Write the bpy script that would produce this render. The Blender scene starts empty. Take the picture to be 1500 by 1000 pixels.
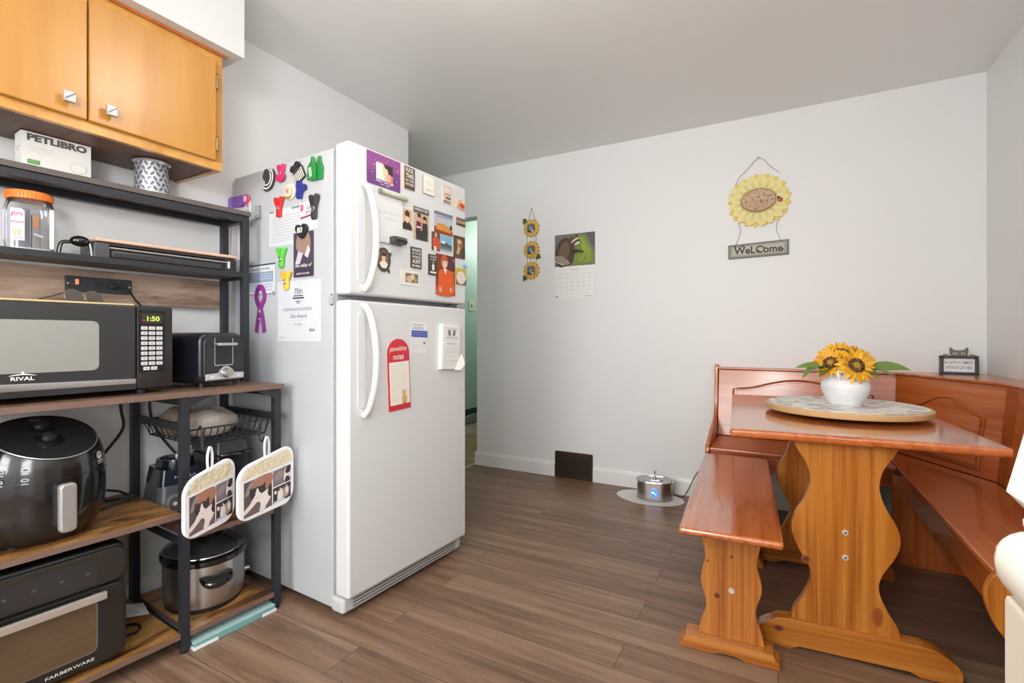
import bpy, bmesh, math, random
from math import sin, cos, pi, radians, sqrt, atan2, hypot
from mathutils import Matrix, Vector
random.seed(7)
SC = bpy.context.scene
COL = SC.collection

# ------------------------------------------------------------------ camera, world, light, exposure
cam_d = bpy.data.cameras.new('camera')
cam = bpy.data.objects.new('camera', cam_d); COL.objects.link(cam)
cam_d.sensor_width = 36.0; cam_d.lens = 36.0*715/1500; cam_d.clip_start = 0.02
cam_d.shift_y = -7/1500
cam.location = (0, 0, 1.03); cam.rotation_euler = (radians(90), 0, radians(28.6))
SC.camera = cam
W = bpy.data.worlds.new('sky'); SC.world = W; W.use_nodes = True
W.node_tree.nodes['Background'].inputs[0].default_value = (0.75, 0.87, 1.0, 1)
W.node_tree.nodes['Background'].inputs[1].default_value = 1.0
def area(name, loc, rot, sx, sy, power, color=(1, 1, 1)):
    d = bpy.data.lights.new(name, 'AREA'); d.shape = 'RECTANGLE'; d.size = sx; d.size_y = sy
    d.energy = power; d.color = color
    o = bpy.data.objects.new(name, d); o.location = loc; o.rotation_euler = rot; COL.objects.link(o); return o
def point(name, loc, r, power, color=(1, 1, 1)):
    d = bpy.data.lights.new(name, 'POINT'); d.shadow_soft_size = r; d.energy = power; d.color = color
    o = bpy.data.objects.new(name, d); o.location = loc; COL.objects.link(o); return o
area('daylight_window', (-1.0, -2.27, 1.5), (radians(90), 0, 0), 1.5, 1.2, 75, (1.0, 0.99, 0.97))
area('daylight_side_window', (0.99, -1.3, 1.45), (radians(90), 0, radians(90)), 1.1, 1.1, 52, (0.93, 0.97, 1.0))
point('ceiling_lamp_light', (-0.80, 1.15, 2.18), 0.11, 7, (1.0, 0.96, 0.90))
point('hall_fill_light', (-2.45, 4.9, 2.1), 0.15, 18, (1.0, 0.98, 0.95))  # point light added to brighten the hall, no fixture there
VS = SC.view_settings
SC.display_settings.display_device = 'sRGB'
VS.view_transform = 'Standard'; VS.look = 'None'; VS.exposure = 0.14; VS.gamma = 1.0; VS.use_curve_mapping = False
SC.cycles.max_bounces = 10; SC.cycles.diffuse_bounces = 6; SC.cycles.caustics_reflective = False; SC.cycles.caustics_refractive = False
SC.cycles.sample_clamp_indirect = 6

# ------------------------------------------------------------------ materials
def lin(c):
    c /= 255.0
    return c/12.92 if c <= 0.04045 else ((c+0.055)/1.055)**2.4
def rgb(r, g, b): return (lin(r), lin(g), lin(b), 1)
def new_mat(name):
    m = bpy.data.materials.new(name); m.use_nodes = True
    nt = m.node_tree; return m, nt, nt.nodes['Principled BSDF']
_C = {}
def C(r, g, b, rough=0.5, metal=0.0, coat=0.0, emit=0.0, name=None):
    """plain colour with a faint procedural mottling"""
    k = (r, g, b, rough, metal, coat, emit)
    if k in _C: return _C[k]
    m, nt, p = new_mat(name or 'colour_%d_%d_%d' % (r, g, b))
    c = rgb(r, g, b)
    n = nt.nodes.new('ShaderNodeTexNoise'); n.inputs['Scale'].default_value = 35
    tc = nt.nodes.new('ShaderNodeTexCoord'); nt.links.new(tc.outputs['Object'], n.inputs['Vector'])
    mx = nt.nodes.new('ShaderNodeMix'); mx.data_type = 'RGBA'
    mx.inputs['A'].default_value = tuple(x*0.96 for x in c[:3])+(1,); mx.inputs['B'].default_value = tuple(min(1, x*1.04) for x in c[:3])+(1,)
    nt.links.new(n.outputs['Fac'], mx.inputs['Factor']); nt.links.new(mx.outputs['Result'], p.inputs['Base Color'])
    p.inputs['Roughness'].default_value = rough; p.inputs['Metallic'].default_value = metal
    p.inputs['Coat Weight'].default_value = coat; p.inputs['Coat Roughness'].default_value = 0.1
    if emit:
        p.inputs['Emission Color'].default_value = c; p.inputs['Emission Strength'].default_value = emit
    _C[k] = m; return m
def wood(name, stops, axis='z', rough=0.35, coat=0.3, fine=28, along=1.2, warp=1.0, knots=False, coat_rough=0.15, ior=1.5):
    """grain runs along the given local axis"""
    m, nt, p = new_mat(name)
    tc = nt.nodes.new('ShaderNodeTexCoord'); mp = nt.nodes.new('ShaderNodeMapping')
    s = [fine, fine, fine]; s['xyz'.index(axis)] = along
    mp.inputs['Scale'].default_value = s
    nt.links.new(tc.outputs['Object'], mp.inputs['Vector'])
    n1 = nt.nodes.new('ShaderNodeTexNoise'); n1.inputs['Scale'].default_value = 1.0; n1.inputs['Detail'].default_value = 3; n1.inputs['Distortion'].default_value = warp
    nt.links.new(mp.outputs[0], n1.inputs['Vector'])
    mp2 = nt.nodes.new('ShaderNodeMapping'); s2 = [fine*5]*3; s2['xyz'.index(axis)] = along*3
    mp2.inputs['Scale'].default_value = s2; nt.links.new(tc.outputs['Object'], mp2.inputs['Vector'])
    n2 = nt.nodes.new('ShaderNodeTexNoise'); n2.inputs['Scale'].default_value = 1.0; n2.inputs['Detail'].default_value = 2
    nt.links.new(mp2.outputs[0], n2.inputs['Vector'])
    ma = nt.nodes.new('ShaderNodeMath'); ma.operation = 'MULTIPLY_ADD'; ma.inputs[1].default_value = 0.25
    nt.links.new(n2.outputs['Fac'], ma.inputs[0])
    mb = nt.nodes.new('ShaderNodeMath'); mb.operation = 'MULTIPLY'; mb.inputs[1].default_value = 0.78
    nt.links.new(n1.outputs['Fac'], mb.inputs[0]); nt.links.new(mb.outputs[0], ma.inputs[2])
    cr = nt.nodes.new('ShaderNodeValToRGB'); e = cr.color_ramp.elements
    e[0].position = stops[0][0]; e[0].color = rgb(*stops[0][1]); e[1].position = stops[-1][0]; e[1].color = rgb(*stops[-1][1])
    for pos, c in stops[1:-1]:
        q = e.new(pos); q.color = rgb(*c)
    nt.links.new(ma.outputs[0], cr.inputs[0]); nt.links.new(cr.outputs[0], p.inputs['Base Color'])
    p.inputs['Roughness'].default_value = rough; p.inputs['Coat Weight'].default_value = coat; p.inputs['Coat Roughness'].default_value = coat_rough
    return m
def paint(name, r, g, b, rough=0.55, bump=0.02, scale=220):
    m, nt, p = new_mat(name); p.inputs['Base Color'].default_value = rgb(r, g, b); p.inputs['Roughness'].default_value = rough
    tc = nt.nodes.new('ShaderNodeTexCoord'); n = nt.nodes.new('ShaderNodeTexNoise'); n.inputs['Scale'].default_value = scale
    nt.links.new(tc.outputs['Object'], n.inputs['Vector'])
    bm = nt.nodes.new('ShaderNodeBump'); bm.inputs['Strength'].default_value = bump; bm.inputs['Distance'].default_value = 0.01
    nt.links.new(n.outputs['Fac'], bm.inputs['Height']); nt.links.new(bm.outputs[0], p.inputs['Normal'])
    return m
def plank_floor(name, c1, c2, dark):
    m, nt, p = new_mat(name)
    tc = nt.nodes.new('ShaderNodeTexCoord')
    br = nt.nodes.new('ShaderNodeTexBrick'); br.offset = 0.37; br.squash = 1
    br.inputs['Scale'].default_value = 1.0; br.inputs['Brick Width'].default_value = 1.22; br.inputs['Row Height'].default_value = 0.148
    br.inputs['Mortar Size'].default_value = 0.0012; br.inputs['Mortar Smooth'].default_value = 0.3
    br.inputs['Color1'].default_value = (0, 0, 0, 1); br.inputs['Color2'].default_value = (1, 1, 1, 1); br.inputs['Mortar'].default_value = (0.5, 0.5, 0.5, 1)
    nt.links.new(tc.outputs['Object'], br.inputs['Vector'])
    mp = nt.nodes.new('ShaderNodeMapping'); mp.inputs['Scale'].default_value = (1.6, 26, 1); nt.links.new(tc.outputs['Object'], mp.inputs['Vector'])
    off = nt.nodes.new('ShaderNodeVectorMath'); off.operation = 'MULTIPLY_ADD'; off.inputs[1].default_value = (7, 13, 5)
    nt.links.new(br.outputs['Color'], off.inputs[0]); nt.links.new(mp.outputs[0], off.inputs[2])
    n = nt.nodes.new('ShaderNodeTexNoise'); n.inputs['Scale'].default_value = 1; n.inputs['Detail'].default_value = 6; n.inputs['Roughness'].default_value = 0.62; n.inputs['Distortion'].default_value = 0.5
    nt.links.new(off.outputs[0], n.inputs['Vector'])
    n3 = nt.nodes.new('ShaderNodeTexNoise'); n3.inputs['Scale'].default_value = 1; n3.inputs['Detail'].default_value = 2
    mp3 = nt.nodes.new('ShaderNodeMapping'); mp3.inputs['Scale'].default_value = (14, 160, 1); nt.links.new(tc.outputs['Object'], mp3.inputs['Vector']); nt.links.new(mp3.outputs[0], n3.inputs['Vector'])
    a = nt.nodes.new('ShaderNodeMath'); a.operation = 'MULTIPLY_ADD'; a.inputs[1].default_value = 0.16
    nt.links.new(br.outputs['Color'], a.inputs[0]); nt.links.new(n.outputs['Fac'], a.inputs[2])
    a2 = nt.nodes.new('ShaderNodeMath'); a2.operation = 'MULTIPLY_ADD'; a2.inputs[1].default_value = 0.22
    nt.links.new(n3.outputs['Fac'], a2.inputs[0]); nt.links.new(a.outputs[0], a2.inputs[2])
    cr = nt.nodes.new('ShaderNodeValToRGB'); e = cr.color_ramp.elements
    e[0].position = 0.44; e[0].color = rgb(*dark); e[1].position = 0.92; e[1].color = rgb(*c2)
    q = e.new(0.66); q.color = rgb(*c1)
    nt.links.new(a2.outputs[0], cr.inputs[0])
    mx = nt.nodes.new('ShaderNodeMix'); mx.data_type = 'RGBA'; mx.inputs['B'].default_value = rgb(58, 44, 36)
    nt.links.new(br.outputs['Fac'], mx.inputs['Factor']); nt.links.new(cr.outputs[0], mx.inputs['A'])
    nt.links.new(mx.outputs['Result'], p.inputs['Base Color'])
    p.inputs['Roughness'].default_value = 0.42
    bm = nt.nodes.new('ShaderNodeBump'); bm.inputs['Strength'].default_value = 0.12; bm.inputs['Distance'].default_value = 0.004
    nt.links.new(n3.outputs['Fac'], bm.inputs['Height']); nt.links.new(bm.outputs[0], p.inputs['Normal'])
    return m
def brushed(name, r, g, b, axis='x', rough=0.28):
    m, nt, p = new_mat(name)
    tc = nt.nodes.new('ShaderNodeTexCoord'); mp = nt.nodes.new('ShaderNodeMapping'); s = [220]*3; s['xyz'.index(axis)] = 3
    mp.inputs['Scale'].default_value = s; nt.links.new(tc.outputs['Object'], mp.inputs['Vector'])
    n = nt.nodes.new('ShaderNodeTexNoise'); n.inputs['Scale'].default_value = 1; nt.links.new(mp.outputs[0], n.inputs['Vector'])
    mr = nt.nodes.new('ShaderNodeMapRange'); mr.inputs['To Min'].default_value = rough*0.75; mr.inputs['To Max'].default_value = rough*1.35
    nt.links.new(n.outputs['Fac'], mr.inputs[0]); nt.links.new(mr.outputs[0], p.inputs['Roughness'])
    p.inputs['Base Color'].default_value = rgb(r, g, b); p.inputs['Metallic'].default_value = 1
    return m
def rustic(name, stops, axis='x'):
    m, nt, p = new_mat(name)
    tc = nt.nodes.new('ShaderNodeTexCoord'); mp = nt.nodes.new('ShaderNodeMapping'); s = [7, 18, 30]
    if axis == 'x': s = [4.5, 11, 16]
    mp.inputs['Scale'].default_value = s; nt.links.new(tc.outputs['Object'], mp.inputs['Vector'])
    n = nt.nodes.new('ShaderNodeTexNoise'); n.inputs['Scale'].default_value = 1; n.inputs['Detail'].default_value = 5; n.inputs['Roughness'].default_value = 0.6; n.inputs['Distortion'].default_value = 0.8
    nt.links.new(mp.outputs[0], n.inputs['Vector'])
    mp2 = nt.nodes.new('ShaderNodeMapping'); mp2.inputs['Scale'].default_value = (6, 120, 120); nt.links.new(tc.outputs['Object'], mp2.inputs['Vector'])
    n2 = nt.nodes.new('ShaderNodeTexNoise'); n2.inputs['Scale'].default_value = 1; nt.links.new(mp2.outputs[0], n2.inputs['Vector'])
    a = nt.nodes.new('ShaderNodeMath'); a.operation = 'MULTIPLY_ADD'; a.inputs[1].default_value = 0.3
    nt.links.new(n2.outputs['Fac'], a.inputs[0]); nt.links.new(n.outputs['Fac'], a.inputs[2])
    cr = nt.nodes.new('ShaderNodeValToRGB'); e = cr.color_ramp.elements
    e[0].position = stops[0][0]; e[0].color = rgb(*stops[0][1]); e[1].position = stops[-1][0]; e[1].color = rgb(*stops[-1][1])
    for pos, c in stops[1:-1]:
        q = e.new(pos); q.color = rgb(*c)
    nt.links.new(a.outputs[0], cr.inputs[0]); nt.links.new(cr.outputs[0], p.inputs['Base Color'])
    p.inputs['Roughness'].default_value = 0.38
    return m
def clear_plastic(name):
    m, nt, p = new_mat(name)
    tr = nt.nodes.new('ShaderNodeBsdfTransparent'); tr.inputs[0].default_value = (0.93, 0.94, 0.97, 1)
    gl = nt.nodes.new('ShaderNodeBsdfGlossy'); gl.inputs['Roughness'].default_value = 0.06
    fr = nt.nodes.new('ShaderNodeFresnel'); fr.inputs[0].default_value = 1.45
    mr = nt.nodes.new('ShaderNodeMath'); mr.operation = 'MULTIPLY_ADD'; mr.inputs[1].default_value = 0.9; mr.inputs[2].default_value = 0.05
    nt.links.new(fr.outputs[0], mr.inputs[0])
    ms = nt.nodes.new('ShaderNodeMixShader'); nt.links.new(mr.outputs[0], ms.inputs[0]); nt.links.new(tr.outputs[0], ms.inputs[1]); nt.links.new(gl.outputs[0], ms.inputs[2])
    nt.links.new(ms.outputs[0], nt.nodes['Material Output'].inputs[0])
    return m
def mosaic(name):
    m, nt, p = new_mat(name)
    tc = nt.nodes.new('ShaderNodeTexCoord')
    v = nt.nodes.new('ShaderNodeTexVoronoi'); v.inputs['Scale'].default_value = 26; nt.links.new(tc.outputs['Object'], v.inputs['Vector'])
    sp = nt.nodes.new('ShaderNodeSeparateColor'); nt.links.new(v.outputs['Color'], sp.inputs[0])
    cr = nt.nodes.new('ShaderNodeValToRGB'); cr.color_ramp.interpolation = 'CONSTANT'; e = cr.color_ramp.elements
    e[0].position = 0; e[0].color = rgb(228, 224, 214); e[1].position = 0.82; e[1].color = rgb(160, 152, 150)
    for pos, c in ((0.3, (214, 212, 206)), (0.48, (196, 190, 180)), (0.58, (232, 228, 218)), (0.74, (176, 176, 178))):
        q = e.new(pos); q.color = rgb(*c)
    nt.links.new(sp.outputs[0], cr.inputs[0]); nt.links.new(cr.outputs[0], p.inputs['Base Color'])
    p.inputs['Roughness'].default_value = 0.3
    return m

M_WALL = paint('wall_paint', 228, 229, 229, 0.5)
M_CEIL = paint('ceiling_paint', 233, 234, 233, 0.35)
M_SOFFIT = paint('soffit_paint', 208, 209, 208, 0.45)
M_GREEN = paint('green_wall_paint', 168, 190, 178, 0.5)
M_TRIM = C(232, 232, 230, 0.35, name='trim_paint')
M_FLOOR = plank_floor('vinyl_plank_floor', (122, 95, 76), (150, 123, 101), (92, 70, 54))
M_HALLFLOOR = plank_floor('hall_wood_floor', (140, 116, 78), (170, 146, 104), (104, 84, 54))
PINE = [(0.32, (132, 68, 18)), (0.44, (160, 92, 28)), (0.56, (178, 110, 40)), (0.70, (189, 127, 56))]
PINE_R = [(0.32, (152, 72, 26)), (0.46, (176, 90, 38)), (0.58, (187, 104, 50)), (0.72, (197, 120, 64))]
M_PINE_Z = wood('pine_upright_grain', PINE, 'z', 0.28, 0.35, 38, 1.1, 0.7)
M_PINE_X = wood('pine_long_grain', PINE, 'x', 0.28, 0.35, 38, 1.1, 0.7)
M_TOP_X = wood('varnished_pine_top', PINE_R, 'x', 0.2, 1.0, 24, 1.0, coat_rough=0.11)
M_TOP_Y = wood('varnished_pine_seat', PINE_R, 'y', 0.22, 1.0, 24, 1.0, coat_rough=0.11)
M_TOP_Z = wood('varnished_pine_back', PINE_R, 'z', 0.28, 0.4, 24, 1.0)
M_BENCH_X = wood('bench_pine_long', PINE_R, 'x', 0.28, 0.4, 24, 1.0)
M_CAB = wood('honey_cabinet_veneer', [(0.2, (170, 112, 42)), (0.5, (186, 130, 56)), (0.8, (197, 143, 68))], 'z', 0.3, 0.5, 9, 0.9, 0.6, coat_rough=0.28)
M_CAB_Y = wood('honey_cabinet_frame', [(0.3, (184, 126, 54)), (0.5, (200, 146, 72)), (0.7, (208, 158, 84))], 'y', 0.3, 0.4, 12, 0.9, 0.6, coat_rough=0.25)
M_CABTRIM = wood('cabinet_moulding', [(0.3, (170, 92, 34)), (0.7, (200, 122, 60))], 'y', 0.35, 0.3, 14, 0.9)
M_CABBOT = wood('cabinet_underside_shaded', [(0.3, (84, 58, 44)), (0.7, (120, 90, 74))], 'y', 0.5, 0.0, 16, 1.2)  # dark wood, with the underside's shadow also put into the colour
M_RUST = rustic('rustic_laminate', [(0.50, (62, 38, 22)), (0.58, (118, 78, 40)), (0.67, (158, 112, 60)), (0.85, (180, 138, 84))])
M_RUSTGREY = rustic('weathered_laminate', [(0.36, (84, 66, 56)), (0.5, (132, 108, 92)), (0.66, (160, 136, 118)), (0.9, (182, 160, 142))])
M_RUSTDARK = rustic('rustic_laminate_shaded', [(0.38, (70, 50, 40)), (0.55, (104, 80, 64)), (0.85, (136, 110, 92))])  # same laminate as the lower shelves, its dimmer light put into the colour
M_EDGE = C(112, 88, 78, 0.5, name='laminate_edge')
M_IRON = C(44, 46, 52, 0.42, 0.2, name='black_powder_coat')
M_BLACK = C(18, 18, 20, 0.16, 0, 0.6, name='black_gloss_plastic')
M_BLACKM = C(26, 26, 28, 0.5, name='black_matte_plastic')
M_DKGLASS = C(30, 30, 32, 0.08, 0, 1.0, name='dark_glass')
M_STEEL = brushed('brushed_steel', 190, 188, 186, 'x', 0.3)
M_STEELV = brushed('brushed_steel_wrap', 196, 192, 188, 'z', 0.32)
M_CHROME = C(215, 215, 218, 0.14, 1.0, name='chrome')
M_SILVER = C(190, 190, 192, 0.3, 0.85, name='silver_plastic')
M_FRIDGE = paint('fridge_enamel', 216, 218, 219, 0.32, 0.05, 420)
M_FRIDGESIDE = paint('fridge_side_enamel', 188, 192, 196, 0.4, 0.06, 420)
M_GREYP = C(150, 152, 156, 0.5)
M_PAPER = C(236, 236, 232, 0.7, name='white_paper')
M_WHITE = C(240, 240, 238, 0.4, name='white_plastic')
M_INK = C(70, 72, 78, 0.7, name='printed_ink')
M_CORD = C(22, 22, 24, 0.5, name='black_cord')
M_CLEAR = clear_plastic('clear_plastic')
M_MOSAIC = mosaic('mosaic_tile_top')

# ------------------------------------------------------------------ mesh helpers
def TR(x, y, z): return Matrix.Translation((x, y, z))
def RX(a): return Matrix.Rotation(a, 4, 'X')
def RY(a): return Matrix.Rotation(a, 4, 'Y')
def RZ(a): return Matrix.Rotation(a, 4, 'Z')
_T = {}
def text_geo(s, offset=0.0):
    k = (s, offset)
    if k in _T: return _T[k]
    cu = bpy.data.curves.new('t', 'FONT'); cu.body = s; cu.size = 1.0; cu.offset = offset; cu.resolution_u = 3
    ob = bpy.data.objects.new('t', cu); me = bpy.data.meshes.new_from_object(ob)
    vs = [tuple(v.co) for v in me.vertices]; fs = [tuple(p.vertices) for p in me.polygons]
    bpy.data.objects.remove(ob); bpy.data.meshes.remove(me); bpy.data.curves.remove(cu)
    if vs:
        x0 = min(v[0] for v in vs); x1 = max(v[0] for v in vs); y0 = min(v[1] for v in vs); y1 = max(v[1] for v in vs)
    else: x0 = x1 = y0 = y1 = 0
    _T[k] = (vs, fs, x0, x1, y0, y1); return _T[k]
def catmull(pts, n=8, closed=False):
    out = []; N = len(pts)
    rng = range(N) if closed else range(N-1)
    for i in rng:
        if closed: p0, p1, p2, p3 = pts[(i-1) % N], pts[i], pts[(i+1) % N], pts[(i+2) % N]
        else: p0, p1, p2, p3 = pts[max(i-1, 0)], pts[i], pts[i+1], pts[min(i+2, N-1)]
        for k in range(n):
            t = k/n
            out.append(tuple(0.5*(2*b+(c-a)*t+(2*a-5*b+4*c-d)*t*t+(3*b-a-3*c+d)*t**3) for a, b, c, d in zip(p0, p1, p2, p3)))
    if not closed: out.append(tuple(pts[-1]))
    return out
def rrect(x0, z0, x1, z1, r, n=5):
    out = []
    for cx, cz, a0 in ((x1-r, z0+r, -pi/2), (x1-r, z1-r, 0), (x0+r, z1-r, pi/2), (x0+r, z0+r, pi)):
        for k in range(n+1):
            a = a0+pi/2*k/n; out.append((cx+r*cos(a), cz+r*sin(a)))
    return out
def ellipse(cx, cz, rx, rz, n=20, rot=0.0):
    return [(cx+rx*cos(t)*cos(rot)-rz*sin(t)*sin(rot), cz+rx*cos(t)*sin(rot)+rz*sin(t)*cos(rot)) for t in [2*pi*k/n for k in range(n)]]
class MB:
    def __init__(s): s.v = []; s.f = []; s.m = []; s.mats = []; s.layer = 0
    def mi(s, mat):
        if mat not in s.mats: s.mats.append(mat)
        return s.mats.index(mat)
    def add(s, vs, fs, mat, M=None):
        b = len(s.v); i = s.mi(mat)
        for v in vs:
            s.v.append(tuple(M @ Vector(v)) if M is not None else tuple(v))
        for f in fs: s.f.append(tuple(b+k for k in f)); s.m.append(i)
        return s
    def box(s, x0, y0, z0, x1, y1, z1, mat, bev=0.0, seg=2, M=None):
        bm = bmesh.new(); bmesh.ops.create_cube(bm, size=1)
        for v in bm.verts: v.co = ((x0+x1)/2+v.co.x*(x1-x0), (y0+y1)/2+v.co.y*(y1-y0), (z0+z1)/2+v.co.z*(z1-z0))
        if bev > 0: bmesh.ops.bevel(bm, geom=list(bm.edges), offset=min(bev, 0.49*min(x1-x0, y1-y0, z1-z0)), segments=seg, profile=0.5, affect='EDGES', clamp_overlap=True)
        bm.verts.index_update()
        s.add([v.co[:] for v in bm.verts], [tuple(v.index for v in f.verts) for f in bm.faces], mat, M); bm.free(); return s
    def prism(s, pts, a0, a1, mat, plane='xz', bev=0.0, seg=2, M=None):
        """polygon (2D) extruded along the remaining axis from a0 to a1"""
        area2 = sum(pts[i][0]*pts[(i+1) % len(pts)][1]-pts[(i+1) % len(pts)][0]*pts[i][1] for i in range(len(pts)))
        if area2 < 0: pts = pts[::-1]
        n = len(pts)
        def mk(p, a):
            return {'xz': (p[0], a, p[1]), 'xy': (p[0], p[1], a), 'yz': (a, p[0], p[1])}[plane]
        bm = bmesh.new()
        A = [bm.verts.new(mk(p, a0)) for p in pts]; B = [bm.verts.new(mk(p, a1)) for p in pts]
        fa = bm.faces.new(A); fb = bm.faces.new(B[::-1])
        for i in range(n): bm.faces.new((A[i], B[i], B[(i+1) % n], A[(i+1) % n]))
        bmesh.ops.recalc_face_normals(bm, faces=bm.faces)
        if bev > 0:
            ed = list(set(list(fa.edges)+list(fb.edges)))
            bmesh.ops.bevel(bm, geom=ed, offset=bev, segments=seg, profile=0.5, affect='EDGES', clamp_overlap=True)
        bm.verts.index_update()
        s.add([v.co[:] for v in bm.verts], [tuple(v.index for v in f.verts) for f in bm.faces], mat, M); bm.free(); return s
    def lathe(s, prof, mat, n=32, M=None, sx=1.0, sy=1.0):
        vs = []; fs = []; k = len(prof)
        for i in range(n):
            a = 2*pi*i/n
            for r, z in prof: vs.append((r*cos(a)*sx, r*sin(a)*sy, z))
        for i in range(n):
            j = (i+1) % n
            for q in range(k-1):
                a, b, c, d = i*k+q, j*k+q, j*k+q+1, i*k+q+1
                if prof[q][0] < 1e-6: fs.append((a, c, d))
                elif prof[q+1][0] < 1e-6: fs.append((a, b, c))
                else: fs.append((a, b, c, d))
        return s.add(vs, fs, mat, M)
    def cyl(s, p0, p1, r0, mat, r1=None, n=16, M=None):
        r1 = r0 if r1 is None else r1
        p0 = Vector(p0); p1 = Vector(p1); d = p1-p0; L = d.length
        q = d.to_track_quat('Z', 'Y').to_matrix().to_4x4()
        MM = TR(*p0) @ q
        if M is not None: MM = M @ MM
        return s.lathe([(0, 0), (r0, 0), (r1, L), (0, L)], mat, n, MM)
    def tube(s, pts, r, mat, n=8, M=None, closed=False, prof=None, fixed=None):
        """sweep a circle (or a 2D profile) along a polyline"""
        P = [Vector(p) for p in pts]; N = len(P); vs = []; fs = []
        if prof is None: prof = [(r*cos(2*pi*k/n), r*sin(2*pi*k/n)) for k in range(n)]
        n = len(prof); up = None
        for i in range(N):
            if closed: t = (P[(i+1) % N]-P[i-1]).normalized()
            else: t = (P[min(i+1, N-1)]-P[max(i-1, 0)]).normalized()
            if fixed is not None:
                u = Vector(fixed); u = (u-t*u.dot(t)).normalized()
            elif up is None:
                u = t.orthogonal().normalized()
            else: u = (up-t*up.dot(t)).normalized()
            up = u; w = t.cross(u)
            for a, b in prof: vs.append(tuple(P[i]+u*a+w*b))
        for i in range(N if closed else N-1):
            j = (i+1) % N
            for k in range(n): fs.append((i*n+k, i*n+(k+1) % n, j*n+(k+1) % n, j*n+k))
        if not closed:
            fs.append(tuple(range(n))[::-1]); fs.append(tuple((N-1)*n+k for k in range(n)))
        return s.add(vs, fs, mat, M)
    def sphere(s, c, r, mat, sx=1, sy=1, sz=1, n=16, M=None):
        k = n//2
        prof = [(r*sin(pi*i/k) if 0 < i < k else 0.0, -r*cos(pi*i/k)) for i in range(k+1)]
        MM = TR(*c) @ Matrix.Diagonal((sx, sy, sz, 1))
        if M is not None: MM = M @ MM
        return s.lathe(prof, mat, n, MM)
    # ---- flat artwork on a front face (plane y = s.fy, facing -y): each call one thin layer further out
    def face(s, fy, eps=0.0003): s.fy = fy; s.eps = eps; s.layer = 0; return s
    def poly(s, pts, mat, M=None):
        area2 = sum(pts[i][0]*pts[(i+1) % len(pts)][1]-pts[(i+1) % len(pts)][0]*pts[i][1] for i in range(len(pts)))
        if area2 < 0: pts = pts[::-1]
        s.layer += 1; y = s.fy-s.eps*s.layer
        return s.add([(p[0], y, p[1]) for p in pts], [tuple(range(len(pts)))], mat, M)
    def rect(s, x0, z0, x1, z1, mat, M=None): return s.poly([(x0, z0), (x1, z0), (x1, z1), (x0, z1)], mat, M)
    def ell(s, cx, cz, rx, rz, mat, n=20, rot=0.0, M=None): return s.poly(ellipse(cx, cz, rx, rz, n, rot), mat, M)
    def text(s, t, cx, cz, w, h, mat, offset=0.0, shear=0.0, M=None):
        """lettering fitted into a w by h box centred on cx, cz"""
        vs, fs, x0, x1, y0, y1 = text_geo(t, offset)
        if not vs: return s
        s.layer += 1; y = s.fy-s.eps*s.layer
        kx = w/(x1-x0); kz = h/max(y1-y0, 1e-6)
        return s.add([(cx-w/2+(v[0]-x0)*kx+shear*(v[1]-y0)*kz, y, cz-h/2+(v[1]-y0)*kz) for v in vs], fs, mat, M)
    def lines(s, x0, x1, zs, t, mat, M=None):
        for z in zs: s.layer -= 1; s.rect(x0, z-t/2, x1, z+t/2, mat, M)
        s.layer += 1; return s
    def build(s, name, parent=None, sharp=35):
        me = bpy.data.meshes.new(name); me.from_pydata(s.v, [], s.f)
        for m in s.mats: me.materials.append(m)
        for p, i in zip(me.polygons, s.m): p.material_index = i
        me.polygons.foreach_set('use_smooth', [True]*len(me.polygons))
        me.set_sharp_from_angle(angle=radians(sharp)); me.update()
        o = bpy.data.objects.new(name, me); COL.objects.link(o)
        if parent is not None: o.parent = parent
        w = o.modifiers.new('weighted_normals', 'WEIGHTED_NORMAL'); w.keep_sharp = True; w.weight = 80
        return o
def tag(o, label=None, cat=None, group=None, kind=None):
    if label: o['label'] = label
    if cat: o['category'] = cat
    if group: o['group'] = group
    if kind: o['kind'] = kind
    return o
def thing(name, label, cat, loc=(0, 0, 0), rz=0.0, group=None):
    o = bpy.data.objects.new(name, None); COL.objects.link(o); o.location = loc; o.rotation_euler = (0, 0, rz); o.empty_display_size = 0.05
    return tag(o, label, cat, group)
def place(o, loc, rz=0.0): o.location = loc; o.rotation_euler = (0, 0, rz); return o
def struct(name, mb, label=None):
    return tag(mb.build(name), label, None, None, 'structure')

# ------------------------------------------------------------------ the room
XL, XR, YB, YN, H = -2.125, 0.93, 3.33, -2.2, 2.376
m = MB(); m.box(-2.16, YN-0.12, -0.05, XR+0.12, YB+0.02, 0, M_FLOOR); struct('floor', m)
m = MB(); m.box(-3.02, 2.36, -0.05, -2.161, 6.1, 0, M_HALLFLOOR); m.box(-2.161, YB+0.021, -0.05, -2.0, 6.1, 0, M_HALLFLOOR); struct('floor_hall', m)
m = MB(); m.box(-2.172, 2.48, 0, -2.150, YB, 0.004, C(196, 178, 146, 0.4)); struct('trim_1', m, 'pale threshold strip between the kitchen and hall floors')
m = MB(); m.box(-3.02, YN-0.12, H, XR+0.12, 6.1, H+0.08, M_CEIL); struct('ceiling', m)
m = MB(); m.box(XL-0.12, YN-0.12, 0, XL, 2.48, H, M_WALL); struct('wall_left', m)
m = MB(); m.box(-2.138, YB, 0, XR+0.12, YB+0.12, H, M_WALL); m.box(-2.9, YB, 2.004, -2.138, YB+0.12, H, M_WALL); struct('wall_back', m)
m = MB(); m.box(XR, YN-0.12, 0, XR+0.12, -1.85, H, M_WALL); m.box(XR, -0.75, 0, XR+0.12, YB, H, M_WALL)
m.box(XR, -1.85, 0, XR+0.12, -0.75, 0.9, M_WALL); m.box(XR, -1.85, 2.0, XR+0.12, -0.75, H, M_WALL); struct('wall_right', m)
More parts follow.
